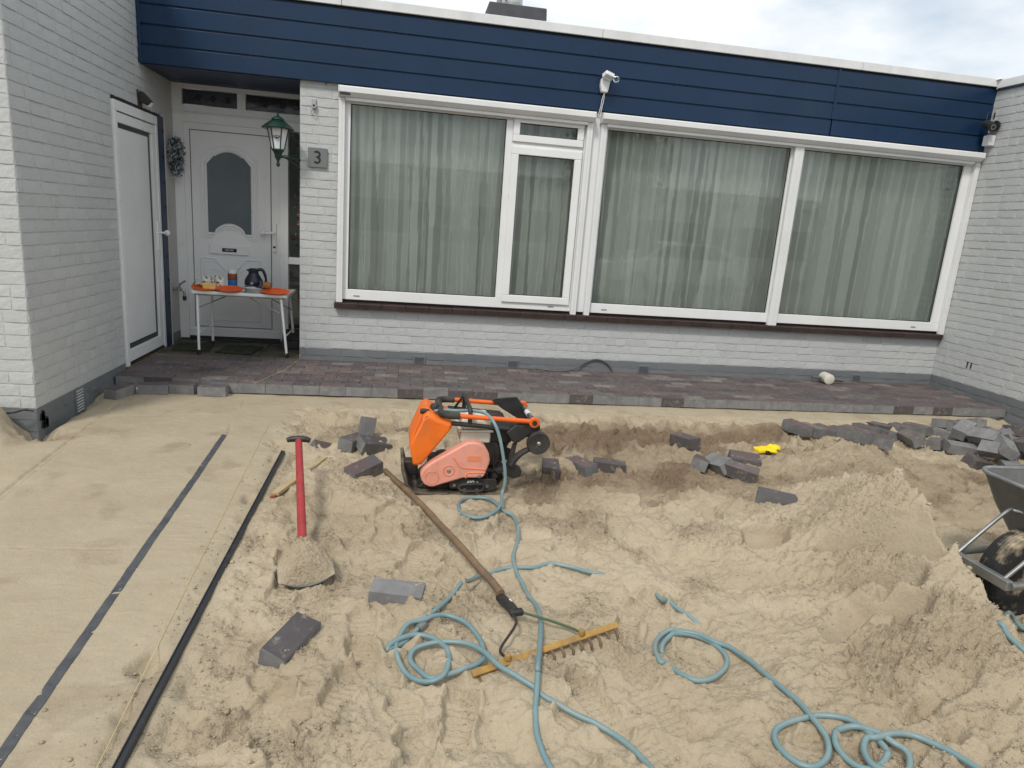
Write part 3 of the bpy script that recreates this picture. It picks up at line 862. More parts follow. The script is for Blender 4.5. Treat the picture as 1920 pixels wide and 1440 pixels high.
paving = bpy.data.objects.new('paving', None); COL.objects.link(paving); paving['kind'] = 'structure'
MB().add([(XLW, YPV+.05, -.082), (XR, YPV+.05, -.082), (XR, 0, -.082), (XLW, 0, -.082)], [(0, 1, 2, 3)]).build('bedding', 'sand', paving, fix=False)
items = []; q = random.Random(21)
pit = .2110; row = .1052
for k in range(10):
    yc = YPV + PW/2 + k*row
    x = .305 - pit*20 + (pit/2 if k % 2 else 0) + (.0 if k else 0)
    while x < XR+pit:
        a, b = x, x+PL
        lo, hi = XLW+.012, XR-.012
        if yc + PW/2 > -.004 and b > .0: pass
        if b > lo+.04 and a < hi-.04:
            a2, b2 = max(a, lo), min(b, hi)
            # ragged start beside the wing: the front rows have not been laid up to the wall
            if k == 0 and b2 < -.42: x += pit; continue
            items.append(((a2+b2)/2, yc, (b2-a2)/PL, k))
        x += pit
loose_front = [(-.94, -1.02, .18), (-.74, -.985, -.10), (-.50, -1.03, .03)]
items.sort(key=lambda t_: (t_[1] - .10*abs(t_[0]-1)*0))
bulk = MB()
for i, (x, y, sx, k) in enumerate(items):
    me = q.choice(PAV)
    loc = Vector((x, y+q.uniform(-.0015, .0015), -PT/2 + q.uniform(-.0022, .0016) - (.002 if k == 0 else 0)))
    rot = (q.uniform(-.010, .010), q.uniform(-.008, .008), q.uniform(-.008, .008))
    if i < 300:
        o = bpy.data.objects.new('paver', me); COL.objects.link(o); o.parent = paving
        o.location = loc; o.rotation_euler = rot; o.scale = (sx, 1, 1)
    else:
        mt_ = Matrix.LocRotScale(loc, Euler(rot), Vector((sx, 1, 1)))
        bulk.add([mt_ @ v_.co for v_ in me.vertices], [tuple(p.vertices) for p in me.polygons])
o = bulk.build('paver_rows', 'paver', paving, fix=False); o['kind'] = 'stuff'
for (x, y, a) in loose_front:
    o = bpy.data.objects.new('paver', q.choice(PAV)); COL.objects.link(o); o.parent = paving
    o.location = (x, y-.06, -.052); o.rotation_euler = (q.uniform(-.03, .03), q.uniform(-.03, .03), a)
o = bpy.data.objects.new('paver', PAV[3]); COL.objects.link(o); o.parent = paving
o.location = (-1.14, -1.20, -.052); o.rotation_euler = (.02, -.03, R(72))

# porch floor: worn old tiles between wing, pier and door
porch = bpy.data.objects.new('porch_floor', None); COL.objects.link(porch); porch['kind'] = 'structure'
MB().box(XLW, .0, .03, .80, -.2, -.024).build('porch_base', 'floorold', porch)
tx = [XLW+.005, -.99, -.69, -.39, -.005]
for i in range(4):
    for j, (a, b) in enumerate([(.034, .30), (.304, .60), (.604, .80)]):
        MB().box(tx[i]+.003, tx[i+1]-.003, a, b-.003, -.03, .002+q.uniform(-.003, .003)).build('tile', 'floorold', porch, bevel=.003)
for (x0, x1, y0, y1, lab, a) in [(-1.21, -.88, .13, .52, 'dark green worn doormat by the left leg of the table', .12), (-.78, -.44, .10, .50, 'mossy green doormat under the white table', -.08)]:
    b = MB(); b.obox((0, 0, .006), (x1-x0, y1-y0, .012), (0, 0, 0))
    o = b.build('doormat', 'mat', bevel=.004, loc=((x0+x1)/2, (y0+y1)/2, .005), rot=(0, 0, a)); tag(o, lab, 'doormat')
# dark crates / blocks below the sidelight
bl = thing('planter_block', 'two dark grey stacked blocks under the narrow side pane by the door', 'block', (-.12, .60, 0))
MB().box(-.13, .105, -.12, .12, .004, .085).build('lower_block', mat('dark_block', (.035, .036, .038), .7, col2=(.05, .05, .05), ns=9), bl, bevel=.005)
MB().box(-.12, .105, -.10, .13, .087, .165).build('upper_block', M['engine'], bl, bevel=.005)

# ------------------------------------------------------------------ fascia, soffit, roof
YF = -.052
fas = sub('fascia', house)
zs_ = [2.487, 2.637, 2.792, 2.947, 3.098]
XJ = 5.055
for i in range(4):
    for (a, b) in ((XLW+.002, XJ-.007), (XJ+.007, XR-.003)):
        p = [(YF+.028, zs_[i]), (YF, zs_[i]), (YF, zs_[i+1]-.016), (YF+.012, zs_[i+1]-.010), (YF+.012, zs_[i+1]-.001), (YF+.028, zs_[i+1]-.001)]
        MB().prism(p, a, b, 'yz').build('fascia_board', 'blue', fas, bevel=.002)
MB().box(XJ-.014, XJ+.014, YF-.006, YF+.006, 2.637, 3.097).build('joint_cover', 'blue', fas, bevel=.003)
MB().box(XLW+.001, XLW+.03, YF-.008, YF+.006, 2.485, 3.097).build('end_trim', 'blue', fas, bevel=.003)
MB().box(XLW+.002, XR-.003, YF+.027, -.001, 2.489, 3.09).build('fascia_backing', 'bluedark', fas)
cps = sub('coping', house)
xs_ = [XLW-.05, .35, 2.656, 5.275, XR-.001]
for a, b in zip(xs_[:-1], xs_[1:]):
    MB().box(a+.0015, b-.0015, YF-.022, .35, 3.103, 3.180).build('coping_section', 'coping', cps, bevel=.005)
MB().box(XLW, XR, YF-.008, .3, 3.0985, 3.1025).build('drip_strip', 'gasket', cps)
MB().box(XLW, XR, .35, 7.5, 3.0, 3.12).build('roof', mat('roof_felt', (.07, .07, .07), .9, bs=.4, bsc=60), house)
sof = sub('soffit', house)
y = YF+.03
while y < .80:
    MB().box(XLW+.004, -.002 if y > -.03 else -.002, y, y+.094, 2.480, 2.492).build('soffit_board', 'bluedark', sof, bevel=.003); y += .1
MB().box(XLW, 0, -.02, .95, 2.495, 3.0).build('porch_ceiling', 'dark', sof)
ch_ = sub('chimney', house)
c0 = on_y(963, 30, 1.5)
bx = MB(); x0, x1 = 1.70, 2.40
bx.add([(x0, 1.3, 3.12), (x1, 1.3, 3.12), (x1, 1.9, 3.12), (x0, 1.9, 3.12), (x0+.05, 1.34, 3.70), (x1-.02, 1.34, 3.70), (x1-.02, 1.86, 3.70), (x0+.05, 1.86, 3.70)],
       [(0,3,2,1),(4,5,6,7),(0,1,5,4),(1,2,6,5),(2,3,7,6),(3,0,4,7)])
bx.build('chimney_base', mat('chimney_lead', (.075, .078, .085), .75, col2=(.06, .06, .066), ns=8), ch_, bevel=.012)
MB().lathe([(.115, 3.69), (.115, 4.3)], (2.02, 1.52, 0)).build('flue_pipe', 'steel', ch_, smooth=True)
MB().lathe([(.028, 3.69), (.028, 4.2)], (1.865, 1.42, 0), seg=10).build('vent_pipe', 'galv', ch_, smooth=True)
MB().lathe([(.15, 3.695), (.15, 3.71), (.12, 3.74)], (2.02, 1.52, 0)).build('flue_collar', 'galv', ch_, smooth=True)
# dark room behind the windows
rm = MB()
rm.box(.30, XR, 3.6, 3.7, -.2, 2.9); rm.box(.20, .30, .22, 3.7, -.2, 2.9); rm.box(XR, XR+.1, .31, 3.7, -.2, 2.9)
rm.box(.30, XR, .225, 3.6, 2.62, 2.72); rm.box(.30, XR, .225, 3.6, -.2, .0)
rm.build('room_shell', 'room', house)
rm = MB(); rm.box(XLW, .2, 1.9, 2.0, -.1, 2.6); rm.box(XLW, .2, 1.0, 1.9, 2.5, 2.6); rm.box(XLW, .2, 1.0, 1.9, -.1, 0); rm.build('hall_shell', 'room', house)

# ------------------------------------------------------------------ windows
def bar(b, x0, x1, z0, z1, y0=-.012, y1=.055): b.box(x0, x1, y0, y1, z0, z1)
ZB, ZT = .598, 2.385
W1 = sub('window', house); W2 = sub('window', house)
W1['label'] = 'left window with a big pane and an opening casement'; W2['label'] = 'right window of two big panes'
def frame_piece(parent, x0, x1, z0, z1, y0=-.012, y1=.055, name='frame'):
    return MB().box(x0, x1, y0, y1, z0, z1).build(name, 'white', parent, bevel=.004)
def pane(parent, x0, x1, z0, z1, y=.024):
    MB().box(x0-.004, x1+.004, y, y+.006, z0-.004, z1+.004).build('pane', 'glass', parent)
    g_ = MB(); t_ = .006
    for (a, b, c, d_) in ((x0, x1, z0, z0+t_), (x0, x1, z1-t_, z1), (x0, x0+t_, z0+t_, z1-t_), (x1-t_, x1, z0+t_, z1-t_)): g_.box(a, b, y-.012, y, c, d_)
    g_.build('glazing_gasket', 'gasket', parent)
# left window
frame_piece(W1, .385, 2.655, ZB, .694); frame_piece(W1, .385, 2.655, 2.338, ZT)
frame_piece(W1, .385, .437, .694, 2.338, -.011); frame_piece(W1, 1.842, 1.905, .694, 2.338, -.011); frame_piece(W1, 2.585, 2.655, .694, 2.338, -.011)
pane(W1, .437, 1.842, .694, 2.338)
# opening casement and fanlight
def sash(parent, x0, x1, z0, z1, wdt, name):
    s = sub(name, parent)
    for (a, b, c, d_) in ((x0, x1, z0, z0+wdt), (x0, x1, z1-wdt, z1), (x0, x0+wdt, z0+wdt, z1-wdt), (x1-wdt, x1, z0+wdt, z1-wdt)):
        MB().box(a, b, -.032, .02, c, d_).build('sash_bar', 'white', parent, bevel=.006, seg=3)
    pane(parent, x0+wdt, x1-wdt, z0+wdt, z1-wdt, .004)
    bpy.data.objects.remove(s)
frame_piece(W1, 1.905, 2.585, 2.135, 2.150, -.008)
sash(W1, 1.902, 2.578, .660, 2.108, .070, 'casement')
frame_piece(W1, 1.905, 2.585, 2.108, 2.136, -.013)
sash(W1, 1.905, 2.578, 2.150, 2.392-.012, .062, 'fanlight')
# right window
frame_piece(W2, 2.74, XR-.012, ZB, .694); frame_piece(W2, 2.74, XR-.012, 2.338, ZT)
frame_piece(W2, 2.74, 2.812, .694, 2.338, -.011); frame_piece(W2, 4.706, 4.846, .694, 2.338, -.011); frame_piece(W2, 6.665, XR-.012, .694, 2.338, -.011)
pane(W2, 2.812, 4.706, .694, 2.338); pane(W2, 4.846, 6.665, .694, 2.338)
MB().box(2.655, 2.74, -.009, .055, ZB, 2.47).build('post', 'white', house, bevel=.004)
# roller shutter boxes with their guide rails
def shutter(x0, x1):
    s = sub('shutter_box', house)
    p = [(-.012, 2.378), (-.085, 2.378), (-.128, 2.412), (-.128, 2.455), (-.120, 2.463), (-.02, 2.480), (-.012, 2.480)]
    MB().prism(p, x0, x1, 'yz').build('housing', 'white2', s, bevel=.003)
    for x in (x0-.004, x1+.004): MB().prism([(a*1.0, z) for a, z in p], x-.004, x+.004, 'yz').build('end_plate', 'white2', s, bevel=.001)
    MB().box(x0+.05, x1-.05, -.075, -.03, 2.350, 2.377).build('slat_end', 'white2', s, bevel=.003)
shutter(.345, 2.645); shutter(2.728, XR-.045)
for (x0, x1) in [(.336, .392), (2.596, 2.652), (2.733, 2.789), (4.718, 4.815), (6.752, 6.806)]:
    g_ = MB(); g_.box(x0, x1, -.058, -.013, .572, 2.377); o = g_.build('guide_rail', 'white2', house, bevel=.004)
    MB().box((x0+x1)/2-.004, (x0+x1)/2+.004, -.0605, -.057, .60, 2.37).build('rail_groove', 'coping', o)
for x in (.52, 2.40, 2.95, 6.45): MB().box(x-.028, x+.028, -.016, -.011, .630, .640).build('drain_cap', 'galv', house, bevel=.001)
MB().box(.352, .44, -.1285, -.126, 2.385, 2.405).build('maker_plate', 'metaldark', house)
sill = sub('window_sill', house)
x = .318; q = random.Random(4)
while x < XR-.02:
    L = min(.222, XR-.016-x)
    MB().obox((x+L/2, -.005, .548+q.uniform(-.0015, .0015)), (L-.002, .13, .052), (R(6), 0, 0)).build('sill_tile', 'sill', sill, bevel=.003); x += L
MB().box(.336, XR-.012, .03, .2, .53, .597).build('sill_bed', 'sill', sill)
# vents in the plinth
for (x0, x1) in [(1.075, 1.190), (2.005, 2.125), (3.378, 3.505), (5.830, 5.945)]:
    v = sub('air_vent', house)
    MB().box(x0, x1, -.016, -.001, .0, .082).build('vent_frame', 'plinth', v, bevel=.003)
    MB().box(x0+.014, x1-.014, -.0175, -.0155, .010, .071).build('vent_opening', 'gasket', v)
    for i in range(5): MB().obox(((x0+x1)/2, -.017, .017+i*.012), (x1-x0-.03, .007, .005), (R(30), 0, 0)).build('louvre', 'plinth', v)

# curtains: pleated voile just behind the glass
def curtain(x0, x1, z0, z1, label, seed, y0=.155, amp=.026, per=.088):
    q = np.random.RandomState(seed)
    ed = [x0]
    while ed[-1] < x1: ed.append(ed[-1] + per*(.75+.5*q.rand())*.5)
    ed = np.array(ed); lv = (np.arange(len(ed)) % 2)*2.0-1 + .35*q.randn(len(ed)); lay = q.rand(len(ed))
    lay = np.where(np.arange(len(ed)) % 2 == 0, .0+.12*lay, .35+.65*lay)
    nxs = int((x1-x0)/.009)+1; nzs = 26
    xs = np.linspace(x0, x1, nxs); zs = np.linspace(z0, z1, nzs)
    vs = []; at = []
    drift = .02*q.randn(len(ed)); bow = q.randn(len(ed))*.010
    for z in zs:
        t = (z-z0)/(z1-z0)
        e = ed + .5*drift*(1-t) + bow*math.sin(t*5) + .006*np.sin(np.arange(len(ed))*1.7+t*4)
        e = np.maximum.accumulate(e + np.arange(len(ed))*1e-5)
        i = np.clip(np.searchsorted(e, xs)-1, 0, len(ed)-2)
        s = np.clip((xs-e[i])/(e[i+1]-e[i]+1e-6), 0, 1)
        a = amp*(.55+.45*(1-t))
        soft = np.clip(s*1.0, 0, 1)
        yv = y0 + a*(lv[i]*(1-soft) + lv[i+1]*soft)
        vs.append(np.stack([xs, yv, np.full(nxs, z)], 1)); at.append(lay[i])
    vs = np.concatenate(vs); at = np.concatenate(at)
    idx = np.arange(nxs*nzs).reshape(nzs, nxs)
    fs = np.stack([idx[:-1, :-1], idx[:-1, 1:], idx[1:, 1:], idx[1:, :-1]], -1).reshape(-1, 4)
    me = bpy.data.meshes.new('curtain'); me.from_pydata(vs.tolist(), [], fs.tolist()); me.update()
    a = me.attributes.new('layer', 'FLOAT', 'POINT'); a.data.foreach_set('value', at.astype(np.float32))
    me.polygons.foreach_set('use_smooth', [True]*len(me.polygons))
    o = link('curtain', me, 'curtain'); tag(o, label, 'curtain', 'pleated curtains behind the windows')
    return o
curtain(.35, 2.62, .66, 2.45, 'grey-green pleated curtain behind the left window with the casement', 1)
curtain(2.70, 4.78, .66, 2.45, 'grey-green pleated curtain behind the middle pane', 2)
curtain(4.80, 6.80, .66, 2.45, 'grey-green pleated curtain behind the pane next to the right wing', 3, per=.10, amp=.024)
# ------------------------------------------------------------------ front door in the porch
YD = .785
fd = sub('front_door_frame', house)
def dbox(x0, x1, z0, z1, y0, y1, parent, name='frame_bar', m_='white', bevel=.004):
    return MB().box(x0, x1, y0, y1, z0, z1).build(name, m_, parent, bevel=bevel)
XE = .0
dbox(XLW, -1.205, .02, 2.49, YD-.02, YD+.08, fd); dbox(-.305, -.225, .02, 2.135, YD-.02, YD+.08, fd)
dbox(-1.205, XE, 2.44, 2.49, YD-.02, YD+.08, fd); dbox(-1.205, XE, 2.135, 2.295, YD-.02, YD+.08, fd)
dbox(-.70, -.62, 2.295, 2.44, YD-.021, YD+.08, fd)
dbox(-1.285, XE, 2.208, 2.226, YD-.034, YD-.015, fd, 'drip_bar')
dbox(-.225, XE, .835, .905, YD-.018, YD+.08, fd, 'sidelight_transom'); dbox(-.225, XE, .17, .20, YD-.018, YD+.08, fd, 'sidelight_sill', 'engine')
MB().box(-1.2, -.705, YD+.01, YD+.02, 2.30, 2.435).build('transom_pane', 'leadglassgrey', fd)
MB().box(-.615, XE, YD+.01, YD+.02, 2.30, 2.435).build('transom_pane', 'leadglass', fd)
for (a, b, mm) in ((-1.2, -.70, 'engine'), (-.62, XE, 'engine')):
    for k in range(3):
        x = a + (b-a)*(.28+.27*k)
        fl = MB()
        for i in range(5): fl.lathe([(.001, -.002), (.017, 0), (.001, .002)], (x+.016*math.cos(i*1.256), YD+.008, 2.365+.016*math.sin(i*1.256)), 'y', 8)
        fl.tube([(x-.02, YD+.008, 2.36), (x-.05, YD+.008, 2.345), (x-.075, YD+.008, 2.36)], .004, 5)
        fl.build('etched_flower', 'ink', fd)
for (a, b) in ((.905, 2.135), (.20, .835)):
    MB().box(-.225, XE, YD+.012, YD+.018, a, b).build('side_pane', 'glass', fd)
# door leaf
dl = sub('front_door', house)
dbox(-1.205, -.305, .045, 2.135, YD-.010, YD+.06, dl, 'leaf_frame')
dbox(-1.140, -.395, .15, 2.065, YD-.016, YD+.0, dl, 'door_panel', 'white', .003)
gk = MB()
for (a, b, c, d_) in ((-1.147, -1.141, .143, 2.072), (-.394, -.388, .143, 2.072), (-1.141, -.394, 2.066, 2.072), (-1.141, -.394, .143, .149)): gk.box(a, b, YD-.012, YD-.0095, c, d_)
gk.build('panel_seam', 'gasket', dl)
dbox(-1.20, -.31, .046, .125, YD-.020, YD-.005, dl, 'kick_rail'); MB().box(-1.2, -.31, YD-.03, YD+.05, .018, .044).build('threshold', 'gasket', dl)
cx0 = -.788
def arch_poly(hw, zb, zt, ins=0.0, n_=8):
    """Glass outline: clipped arch on top, arch rising into the bottom edge."""
    hw -= ins; zb += ins; zt -= ins; pts = []
    pts.append((cx0-hw, zb)); 
    pts.append((cx0-hw*.72, zb))
    for i in range(n_+1):
        t = math.pi*(1-i/n_); pts.append((cx0+math.cos(t)*hw*.62, zb+.012+math.sin(t)*.085))
    pts.append((cx0+hw*.72, zb)); pts.append((cx0+hw, zb))
    pts.append((cx0+hw, zt-.12))
    pts.append((cx0+hw*.68, zt-.045))
    for i in range(n_+1):
        t = i/n_; x = cx0+hw*.60*(1-2*t); pts.append((x, zt-.045+.045*math.sin(math.pi*t)**.8))
    pts.append((cx0-hw*.68, zt-.045)); pts.append((cx0-hw, zt-.12))
    return pts
gp_ = arch_poly(.205, 1.105, 1.885)
def poly_mesh(poly, y):
    return MB().prism(poly, y, y+.004, 'xz')
poly_mesh(gp_, YD-.0205).build('door_pane', 'frostglass', dl)
for ins, rr in ((-.018, .011), (-.045, .005), (-.062, .004)):
    pts = [Vector((a, YD-.018, z)) for a, z in arch_poly(.205, 1.105, 1.885, ins)]
    MB().tube(pts, rr, 8, True).build('moulding', 'white', dl, smooth=True)
# lower panel moulding with its dipped top
def dip(hw, z0, z1, dp):
    pts = [(cx0-hw, z0), (cx0-hw, z1), (cx0-hw*.55, z1)]
    for i in range(9):
        t = i/8; pts.append((cx0-hw*.42+hw*.84*t, z1-.03-dp*math.sin(math.pi*t)))
    pts += [(cx0+hw*.55, z1), (cx0+hw, z1), (cx0+hw, z0)]
    return pts
for hw, z0, z1, rr in ((.285, .22, .845, .008), (.26, .245, .815, .004)):
    MB().tube([Vector((a, YD-.017, z)) for a, z in dip(hw, z0, z1, .10)], rr, 7, True).build('moulding', 'white', dl, smooth=True)
MB().tube([Vector((a, YD-.017, z)) for a, z in dip(.20, .40, .735, .10)[1:-1]], .003, 6).build('moulding', 'coping', dl, smooth=True)
# letter plate
lp = dbox(-.985, -.605, .895, .985, YD-.034, YD-.012, dl, 'letter_plate')
MB().box(-.865, -.725, YD-.0365, YD-.033, .920, .956).build('name_label', 'ink', lp)
tcv = bpy.data.curves.new('label_text', 'FONT')
def text(body, size, loc, rot, material, parent, extrude=.0006, bold=0):
    c = bpy.data.curves.new('lettering', 'FONT'); c.body = body; c.size = size; c.extrude = extrude; c.align_x = 'CENTER'; c.align_y = 'CENTER'
    c.offset = bold; c.resolution_u = 4
    o = bpy.data.objects.new('lettering', c); COL.objects.link(o)
    dg = bpy.context.evaluated_depsgraph_get()
    me = bpy.data.meshes.new_from_object(o.evaluated_get(dg)); bpy.data.objects.remove(o)
    me.materials.clear(); me.materials.append(M[material])
    o = bpy.data.objects.new('lettering', me); COL.objects.link(o); o.parent = parent; o.location = loc; o.rotation_euler = rot
    return o
text('NEE-NEE', .022, (-.795, YD-.0372, .938), (R(90), 0, 0), 'coping', lp)
# handle
hd = dbox(-.378, -.340, .945, 1.235, YD-.026, YD-.008, dl, 'handle_plate')
b = MB(); b.tube([(-.36, YD-.02, 1.138), (-.36, YD-.066, 1.138)], .010, 10); b.tube([(-.36, YD-.062, 1.138), (-.45, YD-.062, 1.132)], .011, 10)
b.lathe([(.012, -.02), (.026, -.012), (.029, .002), (.022, .018), (.004, .024)], (-.468, YD-.062, 1.130), 'x', 14)
b.build('handle', 'white', dl, smooth=True)
MB().lathe([(.012, 0), (.012, .004)], (-.36, YD-.03, .998), 'y', 12).build('keyhole', 'metaldark', dl)

# plant with pink flowers in the hall behind the side pane
fp = thing('flower_garland', 'hanging garland of pink flowers behind the narrow side pane', 'flowers', (-.085, .86, .9))
q = random.Random(31)
gl, gf = MB(), MB()
for i in range(260):
    z = q.uniform(-.05, .66); r = .055*(1-.3*z)
    c = (q.gauss(0, r*.7), q.gauss(0, r*.6), z)
    b = gf if q.random() < .45 and z > .2 else gl
    s = q.uniform(.014, .026); e = Euler((q.uniform(0, 6), q.uniform(0, 6), q.uniform(0, 6))).to_matrix()
    b.add([Vector(c)+e @ Vector(v) for v in [(-s, 0, 0), (0, -s*.5, .002), (s, 0, 0), (0, s*.5, .002)]], [(0, 1, 2, 3)])
gl.build('leaves', 'leaf', fp, fix=False); gf.build('petals', 'pinkflower', fp, fix=False)
MB().tube([(0, 0, -.9), (.004, 0, -.4), (0, 0, .66)], .005, 6).build('stem', 'leaf', fp)

# ------------------------------------------------------------------ side door in the wing
sdr = sub('side_door', wing)
X0 = XLW
def sbox(y0, y1, z0, z1, x0, x1, name='frame_bar', m_='white', bevel=.004, parent=None):
    return MB().box(X0+x0, X0+x1, y0, y1, z0, z1).build(name, m_, parent or sdr, bevel=bevel)
ya, yb, zb, zt = -.655, .29, .012, 2.105
sbox(ya, yb, zt-.075, zt, -.06, .020); sbox(ya, ya+.05, zb, zt-.075, -.06, .020); sbox(yb-.05, yb, zb, zt-.075, -.06, .020); 
sbox(ya+.05, yb-.05, zb, zb+.02, -.06, .02, 'threshold', 'metaldark')
a0, a1, b0, b1 = ya+.053, yb-.056, zb+.028, zt-.085
sbox(a0, a1, b1-.075, b1, -.05, .014, 'leaf_rail'); sbox(a0, a1, b0, b0+.10, -.05, .014, 'leaf_rail'); sbox(a0, a0+.02, b0+.10, b1-.075, -.05, .014, 'leaf_stile'); sbox(a1-.085, a1, b0+.10, b1-.075, -.05, .014, 'leaf_stile')
sbox(a0+.02, a1-.085, b0+.10, b1-.075, -.045, -.008, 'panel_gasket', 'greygasket', 0)
sbox(a0+.022, a1-.160, b0+.150, b1-.114, -.03, .004, 'door_panel', 'white2', .004)
sbox(yb-.0555, yb-.0505, b0, b1, -.03, .010, 'leaf_gap', 'gasket', 0)
sbox(ya, yb, zt+.001, zt+.022, -.05, .006, 'head_joint', 'gasket', 0)
sbox(ya-.02, yb+.02, -.06, zb-.001, -.05, .022, 'step', 'rawbrick', .004)
h = sbox(a1-.062, a1-.028, .93, 1.19, .013, .026, 'handle_plate')
b = MB(); b.tube([(X0+.02, a1-.045, 1.09), (X0+.07, a1-.045, 1.09)], .010, 10); b.tube([(X0+.062, a1-.05, 1.09), (X0+.066, a1+.035, 1.088)], .010, 10)
b.lathe([(.010, -.02), (.024, -.012), (.027, .0), (.02, .016), (.003, .022)], (X0+.068, a1+.045, 1.088), 'y', 14)
b.build('handle', 'white', sdr, smooth=True)
sbb = sub('blue_board', wing)
sbox(yb+.004, .435, .0, 2.12, -.05, .024, 'board', 'bluedark', .003, sbb)
for i in range(9): sbox(.385, .415, .18+i*.225, .205+i*.225, -.009, .030, 'clip', 'gasket', .002, sbb)
sbox(.437, .452, .0, 2.14, -.05, .030, 'edge_strip', 'plaster', .002, sbb)

# small wall lamp above the side door
p = on_x(260, 185, XLW)
wlp = thing('wall_lamp', 'small dark wall lamp above the white side door', 'lamp', (XLW, p.y, p.z))
MB().box(0, .012, -.045, .045, -.07, .07).build('back_plate', 'metaldark', wlp, bevel=.004)
MB().prism([(.012, .055), (.035, .06), (.105, -.015), (.075, -.05), (.012, -.03)], -.035, .035, 'xz').build('shade', 'metaldark', wlp, bevel=.006)
MB().prism([(.03, -.052), (.085, -.060), (.108, -.022), (.078, -.056)], -.028, .028, 'xz').build('lens', 'milk', wlp, bevel=.002)
MB().box(.0125, .02, -.03, -.012, -.03, .06).build('sensor_strip', 'cream', wlp)

# wreath on the wing wall
wr = thing('wreath', 'frosted dark leafy wreath hanging between side door and front door', 'wreath', (XLW+.06, .66, 1.80))
q = random.Random(9); bl1, bl2 = MB(), MB()
for i in range(1500):
    t = q.uniform(0, 2*math.pi); rr = .105+q.gauss(0, .022); 
    c = Vector((q.gauss(0, .022), rr*math.cos(t)*.95, rr*math.sin(t)*1.25))
    s = q.uniform(.008, .019); e = Euler((q.uniform(0, 6), q.uniform(0, 6), q.uniform(0, 6))).to_matrix()
    (bl1 if q.random() < .48 else bl2).add([c+e @ Vector(v) for v in [(-s, 0, 0), (0, -s*.38, .002), (s, 0, 0), (0, s*.38, .002)]], [(0, 1, 2, 3)])
MB().tube([(0, .105*.95*math.cos(t*.2618), .105*1.25*math.sin(t*.2618)) for t in range(24)], .014, 6, True).build('ring', 'leaf', wr)
bl1.build('leaves', 'leaf', wr, fix=False); bl2.build('frosted_leaves', 'frost', wr, fix=False)

# water tap
tp = thing('water_tap', 'chrome garden tap on the wing wall beside the front door', 'tap', (XLW+.002, .60, .53))
MB().lathe([(.028, 0), (.028, .006), (.012, .010), (.012, .055)], (0, 0, 0), 'x', 14).build('flange', 'steel', tp, smooth=True)
b = MB(); b.tube([(.05, 0, -.015), (.05, 0, .025)], .018, 12); b.tube(smooth_path([(.05, 0, 0), (.085, 0, .0), (.10, 0, -.02), (.10, 0, -.065)], 5), .013, 10)
b.build('body', 'steel', tp, smooth=True)
MB().lathe([(.016, -.105), (.018, -.08), (.018, -.062)], (.10, 0, 0), 'z', 12).build('hose_connector', 'black', tp, smooth=True)
b = MB(); b.tube([(.05, 0, .02), (.065, 0, .05)], .008, 8); b.obox((.085, 0, .07), (.07, .03, .018), (0, R(-35), 0)); b.build('lever', 'galv', tp, bevel=.004)

# house number
hn = thing('house_number', 'square grey house number plate with black 3 on the pier', 'sign', (.156, -.012, 1.852))
MB().box(-.083, .083, -.014, .004, -.083, .083).build('plate', 'greyplate', hn, bevel=.002)
text('3', .155, (0, -.0155, -.004), (R(90), 0, 0), 'ink', hn, .001, .001)
# little door-bell style catch on the pier
hk = thing('wall_hook', 'small metal catch with a wire loop high on the pier', 'hook', (.122, -.008, 2.285))
MB().box(-.016, .016, -.012, .0, -.02, .06).build('plate', 'steel', hk, bevel=.003)
MB().lathe([(.022, -.02), (.024, -.008), (.02, 0)], (0, -.006, .0), 'y', 14).build('disc', 'steel', hk, smooth=True)
MB().lathe([(.010, -.026), (.010, -.018)], (0, -.004, .0), 'y', 10).build('boss', 'ink', hk)
MB().tube([(0+.022*math.sin(t*.5236), -.014, -.055+.028*math.cos(t*.5236)) for t in range(12)], .003, 5, True).build('loop', 'steel', hk)

# lantern on a bracket
LX, LY, LZ = -.160, -.16, 0
lt = thing('wall_lantern', 'dark green old-style wall lantern with white glass on the pier corner', 'lantern', (LX, LY, 1.735))
MB().lathe([(.003, 0), (.014, .008), (.017, .022), (.010, .038), (.012, .055), (.026, .075), (.030, .10), (.040, .125), (.052, .135), (.052, .148)], seg=16).build('base', 'green', lt, smooth=True)
MB().lathe([(.050, .148), (.086, .318), (.086, .322)], seg=6).build('shade_glass', 'milk', lt)
for k in range(6):
    t = k*math.pi/3
    MB().tube([(.052*math.cos(t), .052*math.sin(t), .146), (.089*math.cos(t), .089*math.sin(t), .322)], .0055, 6).build('glazing_bar', 'green', lt)
MB().lathe([(.135, .312), (.138, .318), (.098, .350), (.062, .378), (.050, .382), (.055, .388), (.045, .402), (.018, .418), (.008, .424), (.010, .436), (.003, .444)], seg=18).build('roof', 'green', lt, smooth=True)
b = MB(); b.tube(smooth_path([(0, 0, .088), (.06, .06, .088), (.165, .165, .086)], 4), .0085, 8)
b.tube(smooth_path([(.05, .05, .084), (.09, .09, .066), (.13, .13, .04), (.165, .165, .0)], 5), .006, 6); b.tube([(.02, .02, .098), (.165, .165, .12)], .003, 5)
b.build('bracket', 'green', lt, smooth=True)
b = MB()
EM = Euler((R(9.0), 0, R(-15))).to_matrix()
em = sub('emblem', lt); em.rotation_euler = (R(-11.5), 0, R(-0)); em.location = (0, -.066, .245)
b.box(-.026, .026, -.0015, .0, -.007, .009); b.prism([(-.018, -.008), (0, -.021), (.018, -.008)], -.0015, 0, 'xz'); b.prism([(-.005, .012), (.005, .012), (0, .021)], -.0015, 0, 'xz')
b.build('emblem_mark', 'metaldark', em)
MB().box(-.020, .020, -.0025, -.001, -.001, .004).build('emblem_band', 'milk', em)

